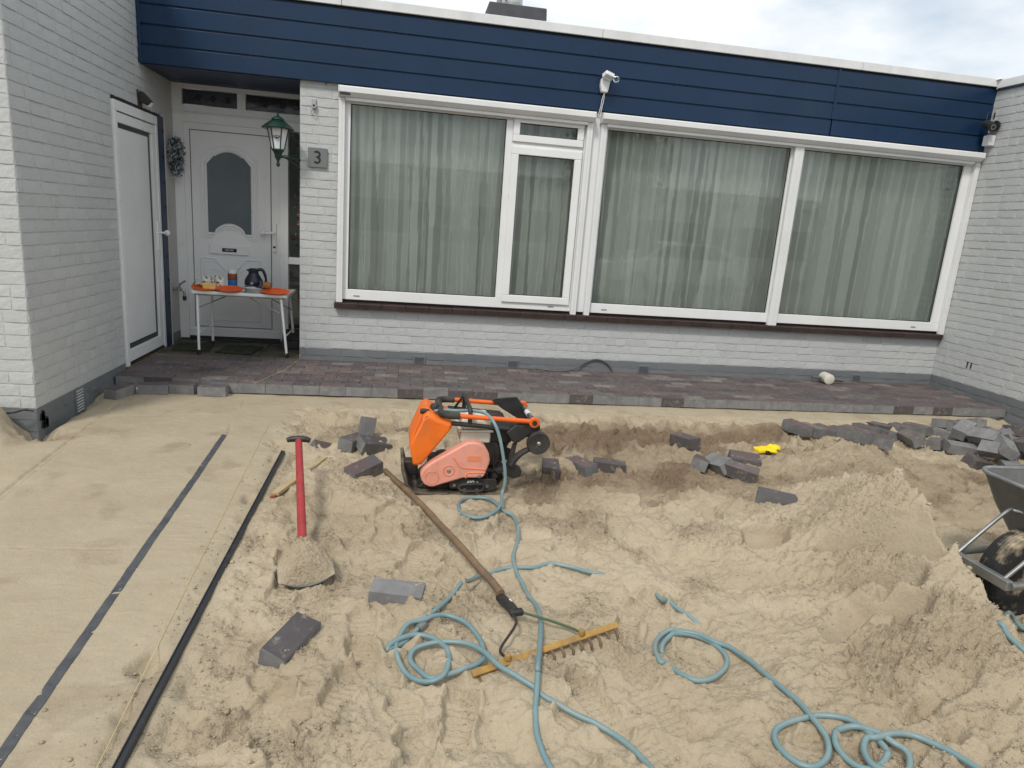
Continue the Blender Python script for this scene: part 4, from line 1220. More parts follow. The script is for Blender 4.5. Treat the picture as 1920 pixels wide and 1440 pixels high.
# floodlight with sensor on the fascia, cable hanging down
fl = thing('security_light', 'white security light on the blue fascia with dangling cable', 'lamp', (2.715, YF-.001, 2.64))
MB().prism([(-.03, 0), (.03, 0), (.045, .10), (.03, .13), (-.04, .12), (-.045, .06)], -.055, -.001, 'xz').build('housing', 'white2', fl, bevel=.010)
MB().obox((.01, -.09, .135), (.10, .07, .045), (R(-25), R(12), R(20))).build('lamp_head', 'white2', fl, bevel=.010)
MB().obox((.01, -.125, .122), (.08, .012, .034), (R(-25), R(12), R(20))).build('lens', 'clear', fl, bevel=.003)
MB().lathe([(.006, -.03), (.026, -.018), (.030, 0), (.024, .02), (.006, .03)], (.092, -.07, .118), 'y', 14).build('sensor', 'clear', fl, smooth=True)
MB().tube(smooth_path([(0, -.03, .0), (-.012, -.03, -.06), (-.02, -.03, -.13), (-.03, -.03, -.19), (-.02, -.05, -.215), (-.012, -.035, -.16), (.002, -.03, -.07), (.006, -.03, 0)], 5), .0042, 6).build('cable', 'wirelight', fl, smooth=True)
# camera in the corner on the right
sc_ = thing('security_camera', 'black security camera in the corner above the right window', 'camera', (XR-.012, -.13, 2.72))
MB().lathe([(.052, -.028), (.05, -.012), (.04, 0)], (0, -.03, .0), 'x', 16).build('mount', 'black', sc_, smooth=True)
b = MB(); b.tube([(-.02, -.03, 0), (-.075, -.045, .015)], .016, 10); b.build('arm', 'black', sc_, smooth=True)
b = MB(); b.tube([(-.09, .02, .02), (-.11, -.06, -.01), (-.125, -.115, -.03)], [.038, .044, .042], 14); b.build('camera_body', 'black', sc_, smooth=True)
MB().lathe([(.026, -.004), (.026, .004)], (-.127, -.121, -.032), 'y', 14).build('lens_ring', 'steel', sc_)
MB().lathe([(.018, -.007), (.018, .004)], (-.127, -.122, -.032), 'y', 14).build('lens', 'ink', sc_)
MB().tube(smooth_path([(-.09, .02, .05), (-.085, .03, .10), (-.06, .05, .14)], 4), .004, 6).build('antenna', 'black', sc_)
MB().tube(smooth_path([(-.10, 0, -.03), (-.06, -.01, -.075), (-.02, -.01, -.05)], 5), .003, 6).build('cable', 'black', sc_)
jb = MB().box(-.075, -.002, -.05, .03, -.05, .05).build('junction_box', 'coping', None, bevel=.006, loc=(XR-.006, -.12, 2.58)); tag(jb, 'small grey junction box under the black security camera', 'box')
# ------------------------------------------------------------------ camping table and what stands on it
TZ = .60
tb = thing('folding_table', 'white folding camping table in front of the front door', 'table', (-.53, .28, 0))
TX0, TX1, TY0, TY1 = -.43, .41, -.27, .27
MB().box(TX0, TX1, TY0, TY1, TZ-.030, TZ).build('tabletop', 'net', tb, bevel=.006)
MB().box(TX0+.03, TX1-.03, TY0+.02, TY1-.02, TZ-.045, TZ-.031).build('apron', 'galv', tb)
for (x, y, dx) in ((TX0+.045, TY0+.03, .0), (TX0+.045, TY1-.03, .0), (TX1-.055, TY0+.03, .055), (TX1-.055, TY1-.03, .055)):
    zb_ = .004 if y < 0 else .006
    l = MB().tube([(x, y, TZ-.04), (x+dx*.9, y, .03)], .0125, 12).build('leg', 'net', tb, smooth=True)
    MB().lathe([(.0155, zb_), (.0155, .045)], (x+dx*.97, y, 0), 'z', 12).build('foot', 'black', l, smooth=True)
for y in (TY0+.045, TY1-.045):
    for a_, b_ in (((TX0+.05, y, .44), (-.12, y, TZ-.04)), ((TX1-.03, y, .40), (.06, y, TZ-.04))): MB().tube([a_, b_], .005, 6).build('brace', 'galv', tb)
for x in (TX0+.045, TX1-.02): MB().tube([(x, TY0+.03, .20), (x, TY1-.03, .20)], .007, 8).build('crossbar', 'net', tb, smooth=True)
def T(u, v, y): p = on_y(u, v, y); return p
def plate_thing(name, lab, cat, loc, prof, m_, seg=28, sx=1, group=None):
    o = MB().lathe(prof, seg=seg).build(name, m_, None, smooth=True, loc=loc); o.scale = (sx, 1, 1); tag(o, lab, cat, group); return o
tprof = [(.002, .003), (.085, .003), (.102, .012), (.106, .014), (.102, .010), (.085, 0), (.002, 0)]
zt_ = TZ+.001
q = random.Random(2)
for (x, y, lab, s) in [(-.845, .11, 'orange tray at the left end of the table, under the mugs', 1.2), (-.63, .09, 'round orange placemat in the middle of the table edge', 1.12), (-.225, .09, 'round orange placemat hanging over the right end of the table', 1.25)]:
    o = plate_thing('tray', lab, 'tray', (x, y, zt_), tprof, 'tray', 30, 1.0); o.scale = (s, .85, 1); o.rotation_euler = (R(13), 0, 0); o.location = (x, y-.035, TZ+.016)
zp = zt_
for i in range(4):
    o = plate_thing('plate', ('lowest', 'second lowest', 'second highest', 'topmost')[i] + ' white plate in the stack on the table', 'plate', (-.42+q.uniform(-.004, .004), .10, zp), [(.002, .004), (.06, .004), (.092, .016), (.094, .017), (.09, .013), (.06, 0), (.002, 0)], 'mug', group='stacked white plates'); zp += .0085
kn = thing('knife', 'black handled knife lying on the white plates', 'knife', (-.36, .07, zp+.016))
MB().obox((0, 0, 0), (.10, .016, .012), (0, R(6), R(-12))).build('handle', 'black', kn, bevel=.003); MB().obox((-.10, .02, .010), (.11, .018, .002), (0, R(6), R(-12))).build('blade', 'steel', kn)
br = MB().lathe([(.01, -.035), (.03, -.028), (.035, 0), (.03, .03), (.012, .036)], axis='x', seg=12).build('bread_roll', 'bread', None, smooth=True, loc=(-.315, .12, zp+.035)); tag(br, 'small brown bread roll beside the knife on the plates', 'bread')
mi = 0
for (x, y, lab) in [(-.865, .16, 'black and white patterned mug, front left on the table'), (-.80, .23, 'black and white patterned mug behind the others'), (-.745, .16, 'black and white patterned mug right of the yellow packet')]:
    mg = thing('mug', lab, 'mug', (x, y, zt_+.012), group='patterned mugs on the table')
    MB().lathe([(.030, 0), (.036, .004), (.041, .104), (.039, .106), (.037, .10), (.032, .008), (.002, .006)], seg=20).build('cup', 'cow', mg, smooth=True)
    MB().tube(smooth_path([(.036, 0, .07), (.060, 0, .068), (.064, 0, .045), (.055, 0, .025), (.036, 0, .02)], 4), .0055, 8).build('handle', 'mug', mg, smooth=True)
pk = MB().box(-.055, .055, -.025, .025, 0, .055).build('packet', 'pack', None, bevel=.004, loc=(-.815, .075, zt_+.014), rot=(0, 0, .06)); tag(pk, 'yellow printed food packet in front of the mugs', 'packet')
wp = MB(); q = random.Random(12)
pts = [(-.10, .01), (-.06, .075), (-.03, .05), (.0, .03), (.10, .012), (.19, .006)]
wp.prism([(a, z) for a, z in pts] + [(a, z-.004) for a, z in pts[::-1]], -.04, .03, 'xz')
o = wp.build('paper_wrapper', 'wrap', None, loc=(-.885, .13, zt_+.012)); tag(o, 'crumpled paper wrapper at the left end of the table', 'wrapper')
jr = thing('cookie_jar', 'tall plastic jar with brown and blue labels on the table', 'jar', (-.665, .30, zt_))
MB().lathe([(.040, 0), (.042, .006), (.042, .150), (.036, .156)], seg=24).build('body', 'mug', jr, smooth=True)
MB().lathe([(.0425, .085), (.0430, .086), (.0430, .148), (.0425, .149)], seg=24).build('brown_label', 'brownlabel', jr, smooth=True)
MB().lathe([(.0425, .030), (.0430, .031), (.0430, .084), (.0425, .0845)], seg=24).build('blue_label', 'bluelabel', jr, smooth=True)
MB().lathe([(.040, .152), (.041, .156), (.041, .178), (.034, .182), (.002, .182)], seg=24).build('lid', 'mug', jr, smooth=True)
jg = thing('thermos_jug', 'dark navy round thermos jug on the table', 'jug', (-.475, .32, zt_))
MB().lathe([(.055, 0), (.075, .015), (.085, .055), (.082, .095), (.06, .135), (.046, .155), (.046, .175), (.05, .182)], seg=26).build('body', 'navy', jg, smooth=True)
MB().lathe([(.050, .18), (.050, .196), (.036, .206), (.002, .208)], seg=24).build('lid', 'navy', jg, smooth=True)
MB().prism([(-.045, .196), (-.07, .192), (-.046, .176)], -.02, .02, 'xz').build('spout', 'navy', jg, bevel=.004)
MB().tube(smooth_path([(.045, 0, .198), (.085, 0, .190), (.11, 0, .13), (.115, 0, .07)], 6), [.016]*6+[.014]*6+[.011]*7, 10).build('handle', 'navy', jg, smooth=True)
MB().lathe([(.014, -.003), (.014, .0)], (0, -.084, .07), 'y', 14).build('badge', 'steel', jg)
gs = MB().lathe([(.028, 0), (.034, .1), (.033, .1), (.027, .004), (.002, .003)], seg=20).build('drinking_glass', 'clear', None, smooth=True, loc=(-.375, .20, zt_)); tag(gs, 'clear drinking glass in front of the navy jug', 'glass')
bx = MB(); bx.box(-.11, .11, -.06, .06, 0, .035); o = bx.build('plastic_tub', 'clear', None, bevel=.008, loc=(-.57, .19, zt_)); tag(o, 'low clear plastic food tub in the middle of the table', 'tub')

# ------------------------------------------------------------------ plate compactor
CP = thing('plate_compactor', 'orange plate compactor with faded pink belt cover on the sand', 'compactor', (1.30, -2.83, -.113), (0, 0, R(1.0)))
def L3(u, v, y):
    k = 1/1632
    return Vector(((u-870)*k + .17*(y+.17), y, (1178-v)*k/.966 - .26*(y+.17)))
def Lp(pts, y): return [(L3(u, v, y).x, L3(u, v, y).z) for u, v in pts]
# base plate with turned-up ends
pr = [(-.33, .150), (-.312, .155), (-.285, .06), (-.255, .022), (-.20, .012), (.20, .012), (.235, .022), (.262, .07), (.27, .068), (.245, .008), (.20, 0), (-.205, 0), (-.265, .012), (-.305, .055)]
MB().prism(pr, -.185, .185, 'xz').build('base_plate', 'plate', CP, bevel=.004)
MB().prism([(-.24, .02), (-.18, .075), (.16, .075), (.22, .03), (.2, .012), (-.2, .012)], -.13, .14, 'xz').build('exciter_housing', 'engine', CP, bevel=.012)
MB().lathe([(.045, -.15), (.06, -.14), (.06, .14), (.045, .15)], (-.08, 0, .10), 'y', 18).build('exciter_drum', 'engine', CP, smooth=True)
# engine deck
MB().box(-.17, .26, -.135, .15, .118, .140).build('engine_deck', 'engine', CP, bevel=.005)
for (x, y) in ((-.14, -.10), (-.14, .11), (.20, -.10), (.20, .11)): MB().lathe([(.028, .076), (.032, .09), (.028, .118)], (x, y, 0), 'z', 14).build('rubber_mount', 'rubber', CP, smooth=True)
# side skid bracket with label
MB().prism(Lp([(775, 1045), (790, 1030), (1200, 1030), (1215, 1060), (1200, 1125), (1130, 1148), (900, 1148), (860, 1122), (790, 1122), (775, 1095)], -.175), -.183, -.165, 'xz').build('side_bracket', 'engine', CP, bevel=.004)
p = [L3(870, 1100, -.2), L3(880, 1130, -.2), L3(930, 1143, -.2), L3(1040, 1143, -.2), L3(1085, 1128, -.2), L3(1095, 1085, -.2), L3(1040, 1075, -.2), L3(930, 1078, -.2), L3(885, 1085, -.2)]
MB().tube(smooth_path(p, 4, True), .008, 8, True).build('carry_handle', 'engine', CP, smooth=True)
for (u, v) in ((822, 1088), (1127, 1098)):
    MB().lathe([(.009, -.006), (.011, 0), (.011, .004)], L3(u, v, -.186), 'y', 10).build('bolt', 'steel', CP, smooth=True)
for (u, v) in ((920, 1140), (1035, 1143)): MB().lathe([(.012, 0), (.010, .02), (.004, .022)], L3(u, v+15, -.19), 'z', 10).build('bolt', 'galv', CP, smooth=True)
c = L3(990, 1062, -.184)
text('ASO', .022, c + Vector((-.012, -.0005, .0)), (R(90), 0, 0), 'mug', CP, .0004, .0008); text('26', .014, c + Vector((.026, -.0005, -.001)), (R(90), 0, 0), 'mug', CP, .0004)
# belt cover
bc = [(512, 990), (540, 935), (600, 885), (880, 716), (920, 695), (975, 688), (1035, 697), (1085, 728), (1125, 790), (1140, 850), (1135, 890), (1098, 1000), (1075, 1022), (1000, 1022), (900, 1024), (820, 1048), (700, 1085), (640, 1105), (600, 1106), (555, 1085), (525, 1045)]
cov = MB().prism(Lp(bc, -.205), -.205, -.135, 'xz').build('belt_cover', 'pink', CP, bevel=.013, seg=3)
def inset_line(name, pts, r, m_, y=-.2055): return MB().tube([L3(u, v, y) for u, v in pts], r, 6).build(name, m_, cov, smooth=True)
inset_line('cover_groove', [(800, 830), (830, 860), (860, 905), (895, 925), (1100, 937)], .0042, 'pinkdeep')
inset_line('cover_groove', [(925, 1020), (930, 985), (955, 968), (1100, 968)], .0035, 'pinkdeep')
def ring_(u, v, r, rr, m_, y=-.205):
    c = L3(u, v, y); return MB().tube([c + Vector((r*math.cos(t*.2618), 0, r*math.sin(t*.2618))) for t in range(24)], rr, 6, True).build('cover_ring', m_, cov, smooth=True)
ring_(620, 1015, .036, .003, 'pinkdeep'); ring_(768, 950, .030, .004, 'pinkdeep')
for (u, v) in ((768, 952), (1048, 1000)): MB().lathe([(.007, -.006), (.011, -.004), (.011, .003)], L3(u, v, -.206), 'y', 10).build('cover_bolt', 'galv', cov, smooth=True)
a = L3(935, 865, -.2062); b_ = L3(1058, 815, -.2062)
MB().box(a.x, b_.x, -.2068, -.2045, a.z, b_.z).build('faded_sticker', 'pinkdeep', cov)
# water tank: a tall wedge leaning over the front of the plate
def tank_sec(y, k):
    pts = [(402, 745), (412, 690), (505, 465), (555, 425), (640, 470), (778, 512), (775, 560), (700, 660), (512, 905), (470, 925), (440, 915)]
    c = Vector((L3(560, 700, -.17).x, 0, L3(560, 700, -.17).z))
    o = []
    for u, v in pts:
        p = L3(u, v, -.17); o.append((c.x+(p.x-c.x)*k, y, c.z+(p.z-c.z)*k))
    return o
secs = [(-.185, .86), (-.175, .95), (-.15, 1.0), (.13, 1.0), (.155, .95), (.165, .86)]
tk = MB(); ns_ = 11
for y, k in secs: tk.add(tank_sec(y, k), [])
for i in range(len(secs)-1):
    for j in range(ns_): tk.f.append((i*ns_+j, i*ns_+(j+1) % ns_, (i+1)*ns_+(j+1) % ns_, (i+1)*ns_+j))
tk.f += [tuple(range(ns_)), tuple(range(len(secs)*ns_-1, (len(secs)-1)*ns_-1, -1))]
tko = tk.build('water_tank', 'tank', CP, bevel=.010, seg=3)
# moulded recess on the tank's front and its filler cap
MB().tube([L3(505, 470, -.19)+Vector((0, .03, 0)), L3(440, 640, -.19)+Vector((0, .03, 0)), L3(418, 745, -.19)+Vector((0, .03, 0))], .006, 6).build('tank_rib', 'tank', tko, smooth=True)
cpn = L3(590, 395, -.05)
MB().lathe([(.026, -.01), (.026, .018), (.022, .024)], cpn, 'z', 14).build('filler_cap', 'black', tko, smooth=True)
MB().lathe([(.014, -.05), (.016, -.03), (.012, 0)], L3(555, 420, -.13), 'x', 12).build('water_coupling', 'black', tko, smooth=True)
MB().lathe([(.013, 0), (.013, .02)], L3(520, 422, -.13), 'x', 12).build('coupling_end', 'metaldark', tko, smooth=True)
MB().box(-.315, -.23, -.04, .04, .06, .145).build('tank_foot', 'engine', CP, bevel=.008)
# engine
c1, c2 = L3(845, 690, -.12), L3(1130, 480, -.12)
ft = MB().box(c1.x, c2.x, -.12, .10, c1.z-.012, c1.z+.056).build('fuel_tank', 'cream', CP, bevel=.014, seg=3)
MB().box(c1.x-.012, c2.x+.012, -.13, .11, c1.z+.0565, c1.z+.066).build('tank_seam', 'cream', ft, bevel=.004)
MB().box(c1.x+.002, c2.x-.002, -.12, .10, c1.z+.0665, c1.z+.130).build('tank_upper', 'cream', ft, bevel=.018, seg=3)
MB().lathe([(.03, 0), (.03, .018), (.024, .022)], (c1.x+.06, .0, c1.z+.122), 'z', 16).build('fuel_cap', 'mug', ft, smooth=True)
MB().box(.02, .215, -.11, .11, .142, .30).build('crankcase', 'engine', CP, bevel=.015)
for i in range(7): MB().box(.170+i*.0, .245, -.10, .09, .175+i*.017, .182+i*.017).build('cooling_fin', 'engine', CP)
MB().box(.155, .295, -.115, .06, .285, .385).build('recoil_cowl', 'black', CP, bevel=.02)
MB().box(.165, .27, .0, .13, .30, .41).build('muffler', 'engine', CP, bevel=.02)
af = MB().prism(Lp([(1262, 590), (1350, 515), (1440, 520), (1492, 610), (1380, 690), (1330, 680)], -.17), -.185, -.06, 'xz').build('air_filter_box', 'black', CP, bevel=.010)
MB().lathe([(.03, -.02), (.034, 0), (.034, .06)], (.10, .135, .22), 'y', 16).build('flywheel_cover', 'black', CP, smooth=True)
MB().tube(smooth_path([L3(1180, 700, -.13), L3(1210, 800, -.14), L3(1190, 880, -.13), L3(1160, 960, -.12)], 5), .006, 7).build('fuel_line', 'black', CP, smooth=True)
MB().tube(smooth_path([L3(1150, 720, -.13), L3(1165, 830, -.14), L3(1180, 940, -.14), L3(1240, 985, -.14)], 5), .004, 7).build('throttle_cable', 'metaldark', CP, smooth=True)
# rear frame and carriage wheel arms
for y in (-.165, .14):
    MB().prism(Lp([(1290, 1000), (1290, 905), (1340, 700), (1380, 690), (1370, 760), (1360, 890), (1420, 915), (1445, 960), (1440, 1010), (1370, 1032)], -.165), y, y+.016, 'xz').build('rear_frame', 'engine', CP, bevel=.003)
    MB().tube(smooth_path([L3(1330, 900, -.165)+Vector((0, y+.165, 0)), L3(1370, 835, -.165)+Vector((0, y+.165, 0)), L3(1440, 775, -.165)+Vector((0, y+.165, 0)), L3(1540, 730, -.165)+Vector((0, y+.165, 0))], 6), [.026-.0006*i for i in range(19)], 8).build('wheel_arm', 'engine', CP, smooth=True)
    MB().prism(Lp([(1150, 372), (1180, 350), (1400, 330), (1580, 540), (1500, 640), (1420, 540), (1260, 450)], -.02) if y > 0 else Lp([(1350, 520), (1500, 440), (1560, 470), (1585, 560), (1500, 640), (1400, 620)], -.17), y-.012, y+.002, 'xz').build('hinge_plate', 'black', CP, bevel=.004)
wc = L3(1570, 680, -.19)
for y in (-.20, .17):
    wh = sub('transport_wheel', CP); wh.location = (wc.x, y, wc.z)
    MB().lathe([(.045, -.016), (.060, -.020), (.0655, -.012), (.0655, .012), (.060, .020), (.045, .016)], axis='y', seg=28).build('tyre', 'rubber', wh, smooth=True)
    MB().lathe([(.002, -.010), (.046, -.008), (.046, .008), (.002, .010)], axis='y', seg=24).build('rim', 'black', wh, smooth=True)
    for k in range(9):
        t = k*2*math.pi/9
        MB().obox((.028*math.cos(t), -.013, .028*math.sin(t)), (.030, .006, .005), (0, -t, 0)).build('spoke', 'galv', wh)
    MB().lathe([(.003, -.026), (.012, -.020), (.014, -.008), (.014, .008)], axis='y', seg=14).build('hub', 'steel', wh, smooth=True)
MB().tube([(wc.x, -.19, wc.z), (wc.x, .17, wc.z)], .010, 8).build('axle', 'metaldark', CP)
# black frame bars and lifting hoop
for (y, a, b_) in ((-.17, (770, 522), (1290, 562)), (.15, (770, 522), (1290, 562))):
    MB().tube([L3(*a, -.17)+Vector((0, y+.17, 0)), L3(*b_, -.17)+Vector((0, y+.17, 0))], .013, 10).build('frame_bar', 'black', CP, smooth=True)
h0 = L3(930, 530, -.17)
MB().tube(smooth_path([(h0.x, -.17, h0.z), (h0.x, -.165, h0.z+.075), (h0.x-.01, -.10, h0.z+.105), (h0.x-.01, .08, h0.z+.105), (h0.x, .145, h0.z+.06), (h0.x, .15, h0.z)], 5), .0125, 10).build('lifting_hoop', 'black', CP, smooth=True)
MB().tube([(h0.x-.06, .15, h0.z), (h0.x-.008, .10, h0.z+.10)], .008, 8).build('hoop_brace', 'black', CP, smooth=True)
# folded orange handle
hz = L3(830, 455, -.185).z; hx0 = L3(830, 455, -.185).x; hx1 = L3(1500, 490, -.185).x; hz1 = L3(1500, 490, -.185).z
for y in (-.185, .165):
    MB().tube([(hx0, y, hz), (hx1, y, hz1)], .0135, 12).build('handle_bar', 'orange', CP, smooth=True)
    MB().lathe([(.026, -.016), (.030, -.012), (.030, .012), (.026, .016)], (hx1+.012, y, hz1-.004), 'y', 18).build('pivot_eye', 'orange', CP, smooth=True)
    MB().lathe([(.014, -.022), (.014, .022)], (hx1+.012, y, hz1-.004), 'y', 14).build('pivot_bolt', 'metaldark', CP, smooth=True)
MB().tube(smooth_path([(hx0+.005, -.185, hz), (hx0-.05, -.183, hz+.001), (hx0-.088, -.155, hz+.002), (hx0-.095, -.10, hz+.002), (hx0-.095, .08, hz+.002), (hx0-.088, .135, hz+.002), (hx0-.05, .163, hz+.001), (hx0+.005, .165, hz)], 6), .0195, 12).build('foam_grip', 'rubber', CP, smooth=True)
MB().tube([(hx1+.012, -.16, hz1-.004), (hx1+.012, .14, hz1-.004)], .015, 12).build('pivot_tube', 'steel', CP, smooth=True)
MB().tube([(hx1+.012, -.04, hz1-.004), (hx1+.012, .03, hz1-.004)], .0158, 12).build('pivot_sticker', 'mug', CP, smooth=True)
# ------------------------------------------------------------------ hoses
HR = .0094
def hose(name, lab, pts, n_=6, r=HR):
    P = smooth_path([p for p, _ in pts], n_); hh = [h for _, h in pts]; out_ = []
    for i, p in enumerate(P):
        t_ = i/n_; k = min(int(t_), len(hh)-2); s_ = t_-k; h_ = hh[k]*(1-s_)+hh[k+1]*s_
        if h_ is not None and h_ < 1: p = Vector((p.x, p.y, max(p.z, Hs(p.x, p.y)+r*.62+min(0, h_))))
        out_.append(p)
    for _ in range(40):
        for i in range(1, len(out_)-1): out_[i].z = .5*out_[i].z+.25*(out_[i-1].z+out_[i+1].z)
    for i, p in enumerate(out_):
        t_ = i/n_; k = min(int(t_), len(hh)-2); h_ = hh[k]*(1-(t_-k))+hh[k+1]*(t_-k)
        if h_ < 1: p.z = max(p.z, Hs(p.x, p.y)+r*.25+min(0, h_))
    for _ in range(2):
        for i in range(1, len(out_)-1): out_[i].z = .5*out_[i].z+.25*(out_[i-1].z+out_[i+1].z)
    o = MB().tube(out_, r, 10).build(name, 'hose', None, smooth='all')
    return tag(o, lab, 'hose', 'teal garden hoses')
def pl(pts, h=HR*.75): return [(gpb(u, v, q_[0] if q_ else h), q_[0] if q_ else h) for (u, v, *q_) in pts]
cw = CP.matrix_basis
def cl(u, v, y): return cw @ L3(u, v, y)
first = [cl(600, 418, -.12), cl(700, 412, -.10), cl(800, 405, -.12), cl(930, 410, -.12), cl(1040, 408, -.15), cl(1110, 440, -.19), cl(1170, 520, -.23), cl(1215, 640, -.25), cl(1250, 780, -.27), cl(1278, 920, -.29), cl(1288, 1050, -.30), cl(1270, 1160, -.31)]
lo_ = pl([(938, 950, .03), (918, 966, .02), (890, 973), (866, 964), (860, 948), (868, 938), (890, 934), (920, 939), (945, 953, .03), (962, 970), (971, 995), (970, 1020), (962, 1045), (966, 1070), (972, 1088, -.003), (980, 1102, -.006), (988, 1115), (1003, 1135), (1010, 1150), (1013, 1180), (1012, 1215, .055), (1009, 1240, .075), (1008, 1265, .035), (1006, 1300, .030), (1003, 1340), (1006, 1380), (1018, 1415), (1034, 1445), (1050, 1480)])
hose('garden_hose', 'teal hose running from the compactor across the rake towards the front', [(p, 2.0) for p in first]+lo_)
def z7(pts): return [(400+a/2.667, 760+b/2.667, *c) for a, b, *c in pts]
def z3(pts): return [(680+a/2.667, 1000+b/2.667, *c) for a, b, *c in pts]
coil = [(1260, 232, -.03), (1200, 214, -.008), (1130, 195), (1060, 175), (985, 160, .002), (930, 165, -.012), (870, 172, .004), (790, 175, .003), (700, 185), (640, 212), (580, 235), (480, 285), (410, 345), (350, 400)]
p1 = z3(coil)
p2 = z7([(1075, 1050), (1035, 1105), (980, 1165), (920, 1210), (880, 1235), (872, 1222, .02), (890, 1190, .03), (950, 1157, .03), (1020, 1150, .02), (1100, 1168, .02), (1160, 1220, .02), (1178, 1280, .02), (1160, 1335, .03), (1110, 1375, .02), (1045, 1385), (975, 1355), (930, 1295), (912, 1225), (925, 1160, .03), (975, 1095, .02), (1060, 1060, .03), (1160, 1057), (1260, 1095), (1330, 1165, .02), (1355, 1235, .03), (1335, 1295), (1270, 1335, .0), (1180, 1355), (1090, 1350, .03), (1020, 1325), (985, 1280), (1000, 1230), (1060, 1195, .02), (1150, 1180, .025), (1260, 1195, .025), (1345, 1230, .04), (1430, 1285, .065), (1520, 1350, .045), (1600, 1415, .02)])
p3 = z3([(865, 792, .012), (940, 842), (1050, 905), (1150, 955), (1260, 1015), (1340, 1070), (1395, 1125), (1440, 1180), (1490, 1260)])
hose('garden_hose', 'teal hose coiled left of the rake and leading out at the bottom', pl(p1+p2+p3))
MB_c = MB(); a = gp(*z7([(1052, 1092)])[0], .012); b_ = gp(*z7([(1022, 1122)])[0], .012)
MB_c.tube([a, b_], .0165, 12); o = MB_c.build('hose_coupling', 'galv', None, smooth=True); tag(o, 'grey hose coupling at the left hose coil', 'coupling')
def z4(pts): return [(1200+a/2.667, 1100+b/2.667, *c) for a, b, *c in pts]
p4 = z4([(80, 60, -.03), (110, 74, -.010), (150, 95, -.004), (215, 135, -.003), (270, 170, -.006), (300, 192, -.014), (335, 215, -.03)])
o = hose('garden_hose', 'short stretch of teal hose half buried behind the right coil', pl(p4))
p5 = z4([(140, 365, -.03), (118, 335, -.006), (108, 315), (120, 280), (170, 245), (250, 242), (340, 270), (410, 320), (436, 370), (415, 420), (350, 462), (270, 470), (200, 450, -.004), (160, 430, -.016), (125, 405, -.018), (100, 380), (75, 320), (85, 270), (130, 235), (200, 225, .015), (290, 240, .015), (380, 275, .018), (450, 310), (540, 370), (640, 445), (720, 510), (800, 585), (860, 645, .022), (900, 700, .02), (935, 760, .012), (945, 820, .012), (920, 875), (860, 905), (780, 885), (710, 830), (675, 770), (680, 720), (740, 685), (850, 655), (950, 648), (1050, 670), (1140, 720, .022), (1210, 785, .022), (1235, 845, .012), (1215, 890), (1160, 915), (1090, 905), (1020, 860), (975, 800), (975, 750), (1010, 715, .016), (1080, 700, .02), (1180, 720, .03), (1270, 770, .03), (1330, 830), (1350, 880), (1330, 930), (1240, 940), (1160, 890, .02), (1120, 825, .02), (1130, 770, .02), (1190, 735, .045), (1280, 735, .02), (1370, 755), (1480, 800), (1580, 850), (1680, 910), (1760, 970)])
hose('garden_hose', 'teal hose looped in coils at the bottom right of the sand', pl(p5))
p6 = z4([(1990, 245), (1900, 215), (1830, 190), (1795, 195, .0), (1815, 235), (1860, 285), (1930, 345), (2000, 400)])
hose('garden_hose', 'end of a sandy teal hose sticking out of the heap at the right edge', pl(p6))

# ------------------------------------------------------------------ shovel
g1 = gp(560, 825, .0); gpos = on_z(560, 826, .145); sb = on_z(567, 1020, -.030)
sh = thing('shovel', 'red handled shovel with black grip lying on the sand', 'shovel', (0, 0, 0))
hv = (sb - gpos)
MB().tube([gpos, gpos+hv*.5, sb, sb+hv.normalized()*.05], [.0185, .0195, .020, .018], 14).build('handle', 'red', sh, smooth=True)
MB().tube([gpos+Vector((-.062, 0, 0)), gpos+Vector((-.045, .002, .006)), gpos+Vector((0, .004, .010)), gpos+Vector((.045, .002, .006)), gpos+Vector((.062, 0, 0))], [.013, .0165, .018, .0165, .013], 12).build('grip', 'black', sh, smooth=True)
tipc = gp(577, 1103)
bl = MB(); nb = 12
tip = Vector((tipc.x, tipc.y, Hs(tipc.x, tipc.y)+.006)); root = Vector((sb.x, sb.y, Hs(sb.x, sb.y)+.02)) + (tip-sb).normalized()*.03
ax = (tip-root); side = Vector((1, 0, 0)) - ax.normalized()*ax.normalized().x; side.normalize(); nrm = side.cross(ax).normalized()
if nrm.z < 0: nrm = -nrm
rws = []
for i in range(9):
    t = i/8; hw = .075+.038*min(1, t*2.2) - .025*max(0, t-.8)*5*0
    row_ = []
    for j in range(nb+1):
        s = j/nb*2-1
        rws.append(root + ax*(t*(1-.10*s*s*(t > .5))) + side*(s*hw) + nrm*(.030*s*s + .002))
f_ = []
for i in range(8):
    for j in range(nb): k = i*(nb+1)+j; f_.append((k, k+1, k+nb+2, k+nb+1))
bl.add(rws, f_)
o = bl.build('blade', 'galvtray', sh, smooth='all', fix=False); s_ = o.modifiers.new('thick', 'SOLIDIFY'); s_.thickness = .003; s_.offset = 0
# load of sand on the blade
q = np.random.RandomState(4); n = 72; v = []; at = []
nz_ = q.randn(n+9, n+9); sm1 = sum(nz_[i:i+n+1, j:j+n+1] for i in range(8) for j in range(8))/8; nz2 = q.randn(n+4, n+4); sm2 = sum(nz2[i:i+n+1, j:j+n+1] for i in range(3) for j in range(3))/3
ph = q.rand(6)*6.28
for i in range(n+1):
    for j in range(n+1):
        a, b = i/n, j/n*2-1
        hw = .078+.036*min(1, a*2.0)
        base = root + ax*(a*.965-.03) + side*(b*hw*.97) + nrm*(.030*b*b+.004)
        e = max(0, 1-abs(b)**2.0)*min(1, (1.0-a)*9)*min(1, a*6+.1)
        hgt = e*(.105 - .045*abs(a-.45) - .02*b*b) + e*(.0050*sm1[i, j] + .0022*sm2[i, j]) + e*.0008*q.randn()
        p = base + Vector((0, 0, max(hgt, 0))); v.append(tuple(p))
